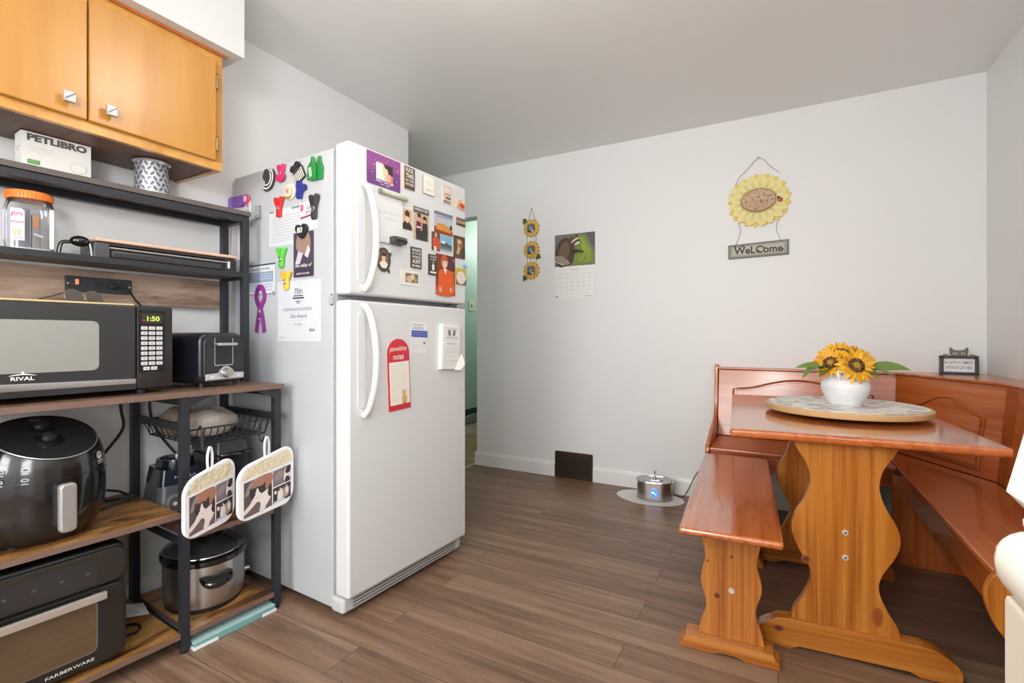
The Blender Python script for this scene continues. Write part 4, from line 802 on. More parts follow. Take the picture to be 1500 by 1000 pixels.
CA = C(214, 172, 112); b.ell(0.022, 0.040, 0.014, 0.018, CA, M=ti); b.ell(0.020, 0.066, 0.010, 0.010, CA, M=ti); b.poly([(0.012, 0.07), (0.014, 0.084), (0.020, 0.075)], CA, M=ti); b.poly([(0.022, 0.075), (0.028, 0.084), (0.029, 0.07)], CA, M=ti); b.rect(0.010, 0.022, 0.030, 0.03, C(190, 144, 84), M=ti)
fin(b, 'notepad', 'red arched magnetic notepad with a small cat drawing on lower fridge door', 'notepad', 0.254, 0.737, 0.0, LOW)
b = card(0.100, 0.130, C(228, 230, 232, 0.6), 0.001, M=RY(radians(2))); tm = RY(radians(2)); b.rect(-0.048, 0.066, 0.050, 0.094, C(72, 96, 168), tm); b.lines(-0.042, 0.022, (0.118, 0.108, 0.101), 0.0022, C(120, 122, 128), tm); b.lines(-0.046, 0.046, (0.058, 0.046, 0.032, 0.024, 0.016), 0.0012, C(196, 196, 200), tm); b.ell(0.03, 0.042, 0.006, 0.006, C(110, 112, 118), 12, M=tm); b.lines(-0.04, 0.04, (0.086, 0.076), 0.0018, C(150, 164, 206), tm)
fin(b, 'printed_leaflet', 'white printed leaflet with a blue band on the lower fridge door', 'leaflet', 0.364, 0.962, 0.0, LOW)
b = MB(); tm = RY(radians(3))
for k in range(6): b.box(-0.062+k*0.0004, -0.0035-k*0.0034, 0.002*k*0.5, 0.062, -0.0005-k*0.0034, 0.205, M_PAPER, M=tm)
b.poly_ = None
b.face(-0.0206); b.lines(-0.045, 0.05, (0.19, 0.186, 0.178), 0.001, C(160, 160, 162), tm); b.layer += 1
for x, r in ((-0.016, 0.35), (0.016, -0.35)): b.ell(x, 0.165, 0.009, 0.013, C(120, 124, 128), 12, r, tm); [b.ell(x+dx, 0.178, 0.002, 0.006, C(120, 124, 128), 8, 0, tm) for dx in (-0.006, 0, 0.006)]
b.text('HELPING HANDS', 0.002, 0.146, 0.08, 0.005, C(110, 112, 116), 0.01, M=tm); b.text('HOURS OF SERVICE', -0.004, 0.118, 0.07, 0.005, C(120, 120, 124), 0.01, M=tm)
b.lines(-0.05, 0.052, [0.138, 0.104, 0.096, 0.088, 0.080, 0.066, 0.058, 0.044, 0.036, 0.024], 0.0009, C(176, 176, 178), tm)
cu = [(0.03, 0.0), (0.062, 0.0), (0.082, 0.028), (0.070, 0.06), (0.062, 0.075)]
b.add([tuple(tm @ Vector((x, -0.0212-0.018*max(0, (x-0.03)/0.05), z))) for x, z in cu]+[tuple(tm @ Vector((x, -0.0200-0.018*max(0, (x-0.03)/0.05), z))) for x, z in cu], [(0, 1, 2, 3, 4), (9, 8, 7, 6, 5)]+[(i, i+5, (i+1) % 5+5, (i+1) % 5) for i in range(5)], M_PAPER)
fin(b, 'tear_off_pad', 'thick white tear-off pad with curling pages at right of lower fridge door', 'notepad', 0.548, 0.880, 0.0, LOW)

# --- side of the fridge (depth is measured back from the front)
SG = 'clips and papers on the side of the fridge'
def clip(cols, spread=0.55, L=0.075, name='bag_clip'):
    """sprung peg clip seen from its broad side: two flared lobes joined at a hinge"""
    b = MB(); c1, c2 = cols
    for s_, cc in ((-1, c1), (1, c2)):
        pts = [(0.004*s_, 0), (0.012*s_, 0.004), (0.013*s_, L*0.3), (0.016*s_, L*0.55), (0.016*s_+0.018*s_*spread, L*0.92), (0.010*s_+0.016*s_*spread, L*1.02), (0.002*s_+0.008*s_*spread, L*0.98), (0.001*s_, L*0.6), (-0.003*s_, L*0.2)]
        b.prism(catmull(pts, 4, True), -0.014, -0.002, cc, 'xz', 0.003)
    b.tube([(0.009*cos(a), -0.015, L*0.42+0.009*sin(a)) for a in [2*pi*k/12 for k in range(12)]], 0.0022, M_SILVER, 6, closed=True)
    return b
PK = C(196, 44, 104, 0.35); GRN = C(24, 128, 62, 0.35); BLU = C(44, 54, 140, 0.35); REDC = C(204, 32, 40, 0.35); BLK = C(46, 46, 50, 0.35); PUR = C(120, 66, 170, 0.35); LIM = C(84, 190, 60, 0.35); YEL = C(224, 184, 44, 0.35)
# purple clip holding the fabric bag, laid sideways
b = MB(); b.prism(ellipse(-0.05, 0, 0.032, 0.026, 18), -0.016, -0.003, C(146, 104, 200, 0.35), 'xz', 0.003); b.prism(catmull([(-0.03, -0.018), (0.02, -0.028), (0.05, -0.022), (0.05, 0.016), (0.02, 0.02), (-0.03, 0.018)], 4, True), -0.020, -0.004, PUR, 'xz', 0.003); b.prism(ellipse(0.058, 0.0, 0.026, 0.024, 18), -0.014, -0.003, C(206, 80, 120, 0.35), 'xz', 0.003); b.prism(ellipse(0.060, 0.002, 0.012, 0.012, 14), -0.0155, -0.0138, C(236, 220, 226, 0.35), 'xz')
fin(b, 'bag_clip', 'purple clip on the fridge side above the rack top', 'clip', 0.705, 1.616, 0.0, SG, True)
b = MB(); PF = [(-0.085, 0.0), (-0.02, -0.01), (0.035, 0.0), (0.040, 0.06), (0.068, 0.16), (0.072, 0.235), (-0.06, 0.235), (-0.075, 0.12)]
b.prism(PF, -0.006, -0.0005, C(226, 222, 226, 0.8), 'xz', 0.002); b.face(-0.0062)
b.poly([(0.025, 0.02), (0.040, 0.06), (0.066, 0.15), (0.066, 0.175), (0.046, 0.17), (0.034, 0.10)], C(196, 160, 196))
for k in range(26):
    u = random.random(); x = 0.036+0.03*u+random.uniform(-0.012, 0.004); z = 0.02+0.2*u; b.layer = 2; b.ell(x, z, 0.0035, 0.003, random.choice([C(60, 40, 60), C(150, 70, 130), C(120, 110, 130)]), 8, random.uniform(0, 3))
fin(b, 'fabric_bag', 'white patterned cloth bag hanging on the fridge side behind the rack post', 'bag', 0.690, 1.372, 0.0, SG, True)
b = MB(); b.prism(rrect(-0.020, 0, 0.020, 0.056, 0.005), -0.006, -0.0005, C(150, 152, 152, 0.4, 0.5), 'xz', 0.002); b.face(-0.006); b.poly(rrect(-0.014, 0.006, 0.014, 0.050, 0.003), C(190, 190, 186)); 
for p in ((-0.004, 0.04), (0.006, 0.034), (0.002, 0.018), (-0.006, 0.012)): b.layer = 2; b.ell(p[0], p[1], 0.003, 0.005, C(110, 110, 108), 8, p[0]*90)
fin(b, 'thermometer_magnet', 'small grey rectangular metal magnet beside the purple clip', 'magnet', 0.566, 1.523, 0.0, SG, True)
b = MB(); b.prism(catmull([(-0.040, 0.045), (-0.018, 0.075), (0.0, 0.055), (0.010, 0.030), (0.0, 0.012), (-0.02, 0.02)], 4, True), -0.012, -0.002, C(56, 58, 62, 0.4), 'xz', 0.003)
for k, cc in enumerate((C(56, 58, 62, 0.4), OFFW, C(40, 40, 44, 0.4), OFFW, C(56, 58, 62, 0.4))):
    b.tube([((0.022+0.007*k)*cos(a)-0.012, -0.008, 0.036+(0.022+0.007*k)*sin(a)) for a in [-2.0+2.6*q/10 for q in range(11)]], 0.0038, cc, 6)
fin(b, 'striped_clip', 'black and white striped clip, leftmost of the upper magnets on fridge side', 'clip', 0.480, 1.645, 0.0, SG, True)
b = clip((PK, C(210, 60, 120, 0.35)), 0.5, 0.066); b.prism(ellipse(0, 0.016, 0.030, 0.020, 16), -0.016, -0.012, PK, 'xz', 0.002)
fin(b, 'bag_clip', 'pink clip near the top of the fridge side', 'clip', 0.394, 1.652, 0.0, SG, True)
b = MB(); tm = RY(radians(-28))
b.prism([(-0.034, 0), (0.034, 0), (0.034, 0.052), (-0.034, 0.052)], -0.008, -0.001, C(52, 52, 56, 0.4), 'xz', M=tm); b.face(-0.0082)
for k in range(7): b.layer = 0; b.rect(-0.032+k*0.0095, 0.003, -0.027+k*0.0095, 0.049, OFFW, tm)
for x in (-0.014, 0.014): b.prism(ellipse(x, 0.066, 0.016, 0.013, 14), -0.016, -0.002, C(40, 40, 44, 0.35), 'xz', 0.003, M=tm)
b.prism([(-0.02, 0.045), (0.02, 0.045), (0.016, 0.062), (-0.016, 0.062)], -0.012, -0.002, C(66, 66, 70, 0.35), 'xz', M=tm)
fin(b, 'striped_holder', 'black clip with white stripes beside the green bottle clip', 'clip', 0.270, 1.632, 0.0, SG, True)
b = MB()
for dx, dy in ((0.018, -0.004), (-0.010, -0.014)):
    b.prism([(dx-0.026, 0), (dx+0.020, -0.004), (dx+0.024, 0.04), (dx+0.012, 0.066), (dx+0.010, 0.084), (dx-0.002, 0.086), (dx-0.006, 0.068), (dx-0.024, 0.05)], dy-0.006, dy+0.003, GRN, 'xz', 0.003)
b.face(-0.0202); b.text('BEER', -0.012, 0.024, 0.038, 0.016, OFFW, 0.02, M=TR(-0.012, 0, 0.026) @ RY(radians(80)) @ TR(0.012, 0, -0.026))
fin(b, 'bottle_clip', 'green bottle-shaped clip at top right of the fridge side', 'clip', 0.178, 1.622, 0.0, SG, True)
b = MB(); b.prism(catmull([(-0.034, 0.03), (-0.02, 0.008), (0.008, 0.0), (0.030, 0.014), (0.036, 0.045), (0.016, 0.062), (-0.022, 0.058)], 4, True), -0.010, -0.001, C(226, 222, 206, 0.5), 'xz', 0.003); b.face(-0.0102); b.poly(catmull([(-0.036, 0.020), (-0.014, 0.004), (0.012, 0.006), (0.022, 0.03), (0.014, 0.055), (0.018, 0.03), (0.008, 0.014), (-0.016, 0.014)], 3, True), C(158, 120, 50)); b.ell(-0.012, 0.036, 0.022, 0.02, C(230, 200, 170)); b.text('N', -0.012, 0.036, 0.016, 0.02, C(140, 60, 120), 0.02)
fin(b, 'round_magnet', 'cream and gold fortune-cookie shaped magnet left of blue clip', 'magnet', 0.340, 1.570, 0.0, SG, True)
b = MB(); b.prism(catmull([(-0.022, 0.0), (0.004, -0.004), (0.014, 0.02), (0.034, 0.028), (0.032, 0.046), (0.010, 0.052), (0.0, 0.066), (-0.022, 0.064), (-0.020, 0.03)], 4, True), -0.014, -0.002, BLU, 'xz', 0.004)
fin(b, 'blue_clip', 'blue clip below the striped black clip on fridge side', 'clip', 0.270, 1.568, 0.0, SG, True)
b = clip((REDC, C(214, 44, 48, 0.35)), 0.75, 0.078); fin(b, 'bag_clip', 'red clip holding the ruled list on the fridge side', 'clip', 0.408, 1.510, 0.0015, SG, True)
b = clip((BLK, C(60, 60, 64, 0.35)), 0.6, 0.092); fin(b, 'bag_clip', 'large black clip near the front edge of the fridge side', 'clip', 0.182, 1.472, 0.0035, SG, True)
b = card(0.27, 0.148, C(208, 212, 217, 0.7), 0.0008); b.lines(-0.11, 0.12, [0.118-0.011*k for k in range(10)], 0.0014, C(140, 146, 160)); b.rect(-0.095, 0.010, -0.0942, 0.13, C(186, 190, 198)); b.rect(-0.13, 0.138, -0.10, 0.145, C(120, 136, 142)); b.rect(0.02, 0.138, 0.085, 0.146, C(120, 150, 150))
fin(b, 'ruled_list', 'ruled white list paper in the middle of the fridge side', 'paper', 0.354, 1.396, 0.0, SG, True)
b = card(0.112, 0.108, C(228, 226, 230, 0.7), 0.0008); b.ell(-0.044, 0.088, 0.012, 0.014, C(214, 96, 130)); b.text('Girls', 0.006, 0.086, 0.05, 0.014, C(150, 60, 140), 0.01, 0.2); b.text('EXTRA', 0.008, 0.068, 0.05, 0.012, C(90, 70, 110), 0.01); b.poly([(-0.052, 0.044), (0.05, 0.054), (0.05, 0.062), (-0.052, 0.052)], C(150, 60, 92))
fin(b, 'flyer', 'small white flyer with pink heart under the large black clip', 'flyer', 0.226, 1.44, 0.0010, SG, True)
b = MB(); b.prism(catmull([(0.0, -0.005), (-0.034, 0.03), (-0.028, 0.048), (-0.008, 0.048), (0.0, 0.038), (0.012, 0.050), (0.030, 0.046), (0.032, 0.026)], 4, True), -0.014, -0.003, C(40, 40, 44, 0.35), 'xz', 0.003); b.face(-0.0142); b.text('80', -0.004, 0.027, 0.032, 0.022, OFFW, 0.02, 0.1); b.tube([(-0.014, -0.004, 0.045), (-0.014, -0.004, 0.15)], 0.0012, C(220, 220, 222), 6)
fin(b, 'heart_clip', 'black heart-shaped clip holding the tall dark portrait photo', 'clip', 0.256, 1.412, 0.0045, SG, True)
b = card(0.122, 0.172, C(74, 60, 82, 0.5), 0.0012); b.poly(catmull([(-0.045, 0.12), (-0.03, 0.165), (0.03, 0.168), (0.045, 0.12), (0.03, 0.085), (-0.02, 0.09)], 4, True), C(150, 126, 112)); b.ell(0.0, 0.166, 0.022, 0.012, C(40, 34, 36)); b.poly([(-0.05, 0.05), (-0.03, 0.10), (0.0, 0.09), (-0.02, 0.05)], C(196, 190, 206)); b.poly([(0.01, 0.08), (0.03, 0.12), (0.045, 0.10), (0.03, 0.07)], C(206, 200, 206)); b.poly([(-0.05, 0.0), (0.055, 0.0), (0.055, 0.05), (-0.05, 0.04)], C(60, 48, 72)); b.text('the valley of', 0.0, 0.042, 0.10, 0.018, OFFW, 0.004, 0.25); b.text('AMERICAN WOLF SERIES', 0.0, 0.012, 0.08, 0.007, OFFW, 0.005)
fin(b, 'portrait_card', 'tall dark purple portrait card with white script on the fridge side', 'photo card', 0.258, 1.262, 0.0024, SG, True)
b = clip((LIM, C(100, 204, 70, 0.35)), 0.8, 0.078); fin(b, 'bag_clip', 'lime green clip below the ruled list', 'clip', 0.392, 1.306, 0.0012, SG, True)
b = clip((YEL, C(232, 196, 70, 0.35)), 0.8, 0.072); fin(b, 'bag_clip', 'yellow clip above the white certificate', 'clip', 0.358, 1.216, 0.0022, SG, True)
b = card(0.206, 0.126, C(216, 220, 226, 0.6), 0.001, edge=C(60, 62, 70)); b.rect(-0.103, 0.120, 0.103, 0.126, C(60, 64, 76)); b.rect(-0.098, 0.050, 0.090, 0.094, C(150, 168, 192)); b.text('EMERGENCY NUMBERS', 0.0, 0.106, 0.13, 0.007, C(96, 110, 140)); b.lines(-0.09, 0.08, (0.084, 0.074, 0.064), 0.002, C(196, 206, 222)); b.lines(-0.092, 0.085, (0.040, 0.030, 0.018), 0.0022, C(120, 132, 152)); b.rect(-0.1, 0.0, 0.1, 0.002, C(60, 64, 76))
fin(b, 'printed_sheet', 'printed sheet with blue-grey table behind the purple ribbon', 'paper', 0.548, 1.206, 0.0, SG, True)
b = MB(); RB = C(142, 54, 142, 0.5)
lp = catmull([(-0.030, 0.0), (-0.008, 0.085), (0.028, 0.140), (0.022, 0.175), (0.0, 0.188), (-0.022, 0.175), (-0.028, 0.140), (0.008, 0.085), (0.030, 0.0)], 8)
def rib(lp, w, y):
    L_, R__ = [], []
    for i, (x, z) in enumerate(lp):
        a, c_ = lp[max(i-1, 0)], lp[min(i+1, len(lp)-1)]; d = hypot(c_[0]-a[0], c_[1]-a[1]); nx, nz = -(c_[1]-a[1])/d, (c_[0]-a[0])/d
        L_.append((x+nx*w, z+nz*w)); R__.append((x-nx*w, z-nz*w))
    n = len(lp); y1 = [y-0.0016*i/n for i in range(n)]
    vs = [(p[0], y1[i], p[1]) for i, p in enumerate(L_)]+[(p[0], y1[i], p[1]) for i, p in enumerate(R__)]+[(p[0], y1[i]+0.001, p[1]) for i, p in enumerate(L_)]+[(p[0], y1[i]+0.001, p[1]) for i, p in enumerate(R__)]
    fs = []
    for i in range(n-1): fs += [(i, i+1, n+i+1, n+i), (2*n+i, 3*n+i, 3*n+i+1, 2*n+i+1), (i, 2*n+i, 2*n+i+1, i+1), (n+i, n+i+1, 3*n+i+1, 3*n+i)]
    b.add(vs, fs, RB)
rib(lp, 0.0125, -0.002)
b.face(-0.0042); b.ell(0.0, 0.088, 0.005, 0.006, OFFW); b.text('hope', 0, 0.056, 0.02, 0.009, OFFW, 0.01)
fin(b, 'ribbon_magnet', 'purple awareness ribbon magnet on the fridge side', 'magnet', 0.548, 1.048, 0.0012, SG, True)
b = card(0.274, 0.238, C(206, 210, 216, 0.7), 0.0008); b.lines(-0.12, 0.12, (0.012, 0.228), 0.0008, C(190, 196, 206)); b.text('75th', 0.0, 0.196, 0.05, 0.022, C(90, 96, 130), 0.01); b.rect(-0.036, 0.166, 0.036, 0.172, C(70, 64, 80)); b.rect(-0.03, 0.176, 0.03, 0.180, C(70, 64, 80)); b.text('* 2022 *', 0, 0.154, 0.04, 0.012, C(90, 96, 130), 0.01); b.text('CONGRATULATIONS', -0.005, 0.126, 0.18, 0.012, C(160, 164, 172)); b.text('Star Award', 0.0, 0.100, 0.10, 0.016, C(146, 150, 164), 0, 0.25); b.lines(-0.06, 0.06, (0.082,), 0.0008, C(176, 180, 188)); b.text('10 YEARS', 0.0, 0.066, 0.05, 0.009, C(150, 156, 166)); b.text('Bill', 0.085, 0.045, 0.03, 0.012, C(130, 136, 150), 0, 0.3); b.lines(-0.12, -0.08, (0.016,), 0.003, C(176, 180, 188))
fin(b, 'certificate', 'white congratulations certificate low on the fridge side', 'certificate', 0.292, 1.012, 0.0, SG, True)
b = MB(); b.cyl((0, -0.0005, 0), (0, -0.005, 0), 0.009, C(170, 172, 176, 0.4), n=16); b.face(-0.005); b.ell(0, 0, 0.005, 0.005, C(110, 112, 118), 10)
fin(b, 'round_magnet', 'tiny round grey magnet at the right edge of the blue-grey sheet', 'magnet', 0.450, 1.208, 0.0012, SG, True)

# ------------------------------------------------------------------ wall cabinet over the rack
t = thing('wall_cabinet', 'honey coloured wooden wall cabinet with two flat doors under the soffit', 'cabinet', (-1.83, 0, 1.648), pi/2)
b = MB(); b.box(-0.28, 0.018, 0.012, 1.087, 0.294, 0.428, M_CAB, 0.001)
for a in ((-0.28, 0.0, 1.087, 0.032), (-0.28, 0.392, 1.087, 0.428)): b.box(a[0], 0.0, a[1], a[2], 0.0185, a[3], M_CAB_Y, 0.0015)
for x0, x1 in ((1.05, 1.087), (0.655, 0.695), (0.27, 0.31)): b.box(x0, 0.0, 0.0322, x1, 0.0185, 0.3918, M_CAB, 0.0005)
b.build('body', t)
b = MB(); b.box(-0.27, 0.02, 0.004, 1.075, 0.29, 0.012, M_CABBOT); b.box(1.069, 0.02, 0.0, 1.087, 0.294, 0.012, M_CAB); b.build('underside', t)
b = MB(); b.prism([(0.0, 0.426), (-0.012, 0.426), (-0.018, 0.431), (-0.018, 0.437), (-0.012, 0.442), (0.0, 0.442)], -0.28, 1.10, M_CABTRIM, 'yz', 0.002); b.box(-0.28, 0.0, 0.428, 1.087, 0.03, 0.4315, M_CAB_Y); b.build('crown_moulding', t)
KN = C(186, 186, 188, 0.42, 0.7); KND = C(120, 120, 124, 0.4, 0.6)
for x0, x1, kx in ((0.678, 1.056, 0.726), (0.285, 0.674, 0.624), (-0.10, 0.281, -0.04)):
    d = MB(); d.box(x0, -0.017, 0.030, x1, -0.001, 0.396, M_CAB, 0.004, 2); do = d.build('door', t)
    k = MB(); k.cyl((kx, -0.016, 0.073), (kx, -0.034, 0.073), 0.006, KN); k.box(kx-0.014, -0.044, 0.058, kx+0.014, -0.033, 0.088, KN, 0.002); k.face(-0.0442); k.poly([(kx-0.012, 0.066), (kx+0.012, 0.088), (kx+0.014, 0.084), (kx-0.010, 0.062)], KND); k.build('knob', do)
    if x0 > 0.6:
        for z in (0.318, 0.090):
            h = MB(); h.cyl((x1+0.001, -0.019, z-0.024), (x1+0.001, -0.019, z+0.024), 0.0035, C(150, 130, 96, 0.35, 0.9)); h.sphere((x1+0.001, -0.019, z+0.028), 0.0032, C(90, 76, 56, 0.35, 0.8)); h.sphere((x1+0.001, -0.019, z-0.028), 0.0032, C(90, 76, 56, 0.35, 0.8)); h.build('hinge', do)

# ------------------------------------------------------------------ storage rack (baker's rack); its frame: x along the front, y to the wall
RO = (-1.691, 0.886); RRZ = atan2(0.9977, 0.0684)
def on_rack(o, s_, d, z, rz=0.0):
    c, q = cos(RRZ), sin(RRZ); o.location = (RO[0]+c*s_-q*d, RO[1]+q*s_+c*d, z); o.rotation_euler = (0, 0, RRZ+rz); return o
def rthing(name, label, cat, s_, d, z, rz=0.0, group=None): return on_rack(thing(name, label, cat, group=group), s_, d, z, rz)
t = rthing('storage_rack', 'black metal kitchen storage rack with brown wood-look shelves beside the fridge', 'storage rack', 0, 0, 0)
PW = 0.013
def post(x, y, z0, z1):
    b = MB(); b.box(x-PW, y-PW, z0, x+PW, y+PW, z1, M_IRON, 0.002)
    if z0 < 0.02: b.cyl((x, y, 0), (x, y, 0.014), 0.012, M_BLACKM)
    b.build('post', t)
for x in (-0.62, 0.0, 0.318):
    post(x, 0.013, 0.012, 0.832); post(x, 0.389, 0.012, 0.832 if x == 0.0 else 1.515)
for x in (-0.62, 0.318): post(x, 0.232, 0.851, 1.515)
M_EDGETOP = C(92, 84, 80, 0.5)  # board edge for the upper shelves, shade put into the colour
def board(x0, y0, x1, y1, z, mat, th=0.018):
    b = MB(); b.box(x0, y0, z-th+0.0006, x1, y1, z, M_EDGETOP if z > 1.2 else M_EDGE, 0.0008); b.box(x0+0.0012, y0+0.0012, z-0.001, x1-0.0012, y1-0.0012, z+0.0004, mat); b.build('shelf', t)
board(-0.64, -0.006, 0.338, 0.406, 0.850, M_RUSTDARK); board(-0.64, 0.0, -0.015, 0.403, 0.460, M_RUST); board(0.0145, 0.0, 0.303, 0.403, 0.382, M_RUST)
board(-0.64, 0.0, -0.0145, 0.403, 0.070, M_RUST); board(0.0145, 0.0, 0.303, 0.403, 0.066, M_RUST)
board(-0.64, 0.214, 0.336, 0.406, 1.535, M_RUSTDARK); board(-0.605, 0.222, 0.303, 0.402, 1.287, M_RUST, 0.016)
def rail(pts, name='rail', r=None):
    b = MB()
    for x0, y0, z0, x1, y1, z1 in pts: b.box(x0, y0, z0, x1, y1, z1, M_IRON, 0.0015)
    b.build(name, t)
for x in (-0.62, 0.0, 0.318):
    rail([(x-PW, 0.026, 0.806, x+PW, 0.377, 0.831)])
    for z in ((0.427, 0.442) if x < 0 else (0.349, 0.364)), (0.036, 0.051): rail([(x-0.009, 0.026, z[0], x+0.009, 0.377, z[1])])
for x in (-0.62, 0.318):
    rail([(x-PW, 0.245, 1.492, x+PW, 0.377, 1.516)]); rail([(x-0.009, 0.245, 1.262, x+0.009, 0.377, 1.276)])
rail([(-0.607, 0.219, 1.494, 0.305, 0.245, 1.516)]); rail([(-0.607, 0.219, 1.268, 0.305, 0.2215, 1.288)]); rail([(-0.607, 0.380, 1.494, 0.305, 0.402, 1.516)]); rail([(-0.607, 0.382, 0.808, 0.305, 0.400, 0.831)])
for x in (0.0, 0.318):
    b = MB(); sx = 1 if x == 0.0 else -1
    b.prism([(x+sx*PW, 0.831), (x+sx*(PW+0.07), 0.831), (x+sx*PW, 0.800)], 0.002, 0.006, M_IRON, 'xz'); b.build('gusset', t)
b = MB(); b.box(-0.607, 0.398, 1.148, 0.305, 0.409, 1.262, M_RUSTGREY, 0.001); bp = b.build('back_panel', t)
b = MB(); b.box(-0.195, 0.388, 1.184, -0.010, 0.399, 1.236, C(40, 42, 48, 0.45), 0.002); b.face(0.388)
for x in (-0.189, -0.016): b.layer = 0; b.ell(x, 1.210, 0.003, 0.003, M_SILVER, 10)
for x in (-0.105, -0.070, -0.035):
    b.layer = 0; b.poly(rrect(x-0.014, 1.196, x+0.014, 1.224, 0.004), C(28, 28, 32, 0.5)); b.layer = 1; b.rect(x-0.007, 1.210, x-0.005, 1.219, C(8, 8, 8)); b.layer = 1; b.rect(x+0.005, 1.210, x+0.007, 1.219, C(8, 8, 8)); b.layer = 1; b.ell(x, 1.202, 0.0025, 0.0025, C(8, 8, 8), 10)
ps = b.build('power_strip', bp); ps['label'] = 'charcoal power strip set in the wood back panel'
b = MB(); b.box(-0.170, 0.382, 1.207, -0.161, 0.389, 1.226, C(240, 140, 90, 0.3, emit=0.35), 0.002); b.build('lit_switch', bp)
# wire basket hung in the right bay
b = MB(); z0, z1 = 0.668, 0.722; x0, x1, y0, y1 = 0.016, 0.302, 0.004, 0.385; i_ = 0.022
def wire(pts, r=0.0022, closed=False): b.tube(pts, r, M_IRON, 6, closed=closed)
wire([(x0, y0, z1), (x1, y0, z1), (x1, y1, z1), (x0, y1, z1)], 0.0032, True); wire([(x0+i_, y0+i_, z0), (x1-i_, y0+i_, z0), (x1-i_, y1-i_, z0), (x0+i_, y1-i_, z0)], 0.0028, True)
for k in range(12):
    x = x0+i_+(x1-x0-2*i_)*k/11; wire([(x, y0, z1), (x, y0+i_, z0), (x, y1-i_, z0), (x, y1, z1)])
for k in range(9):
    y = y0+i_+(y1-y0-2*i_)*k/8; wire([(x0, y, z1), (x0+i_, y, z0), (x1-i_, y, z0), (x1, y, z1)])
b.build('wire_basket', t)
for x in (0.006, 0.312): rail([(x-0.006, 0.026, 0.716, x+0.006, 0.388, 0.742)])

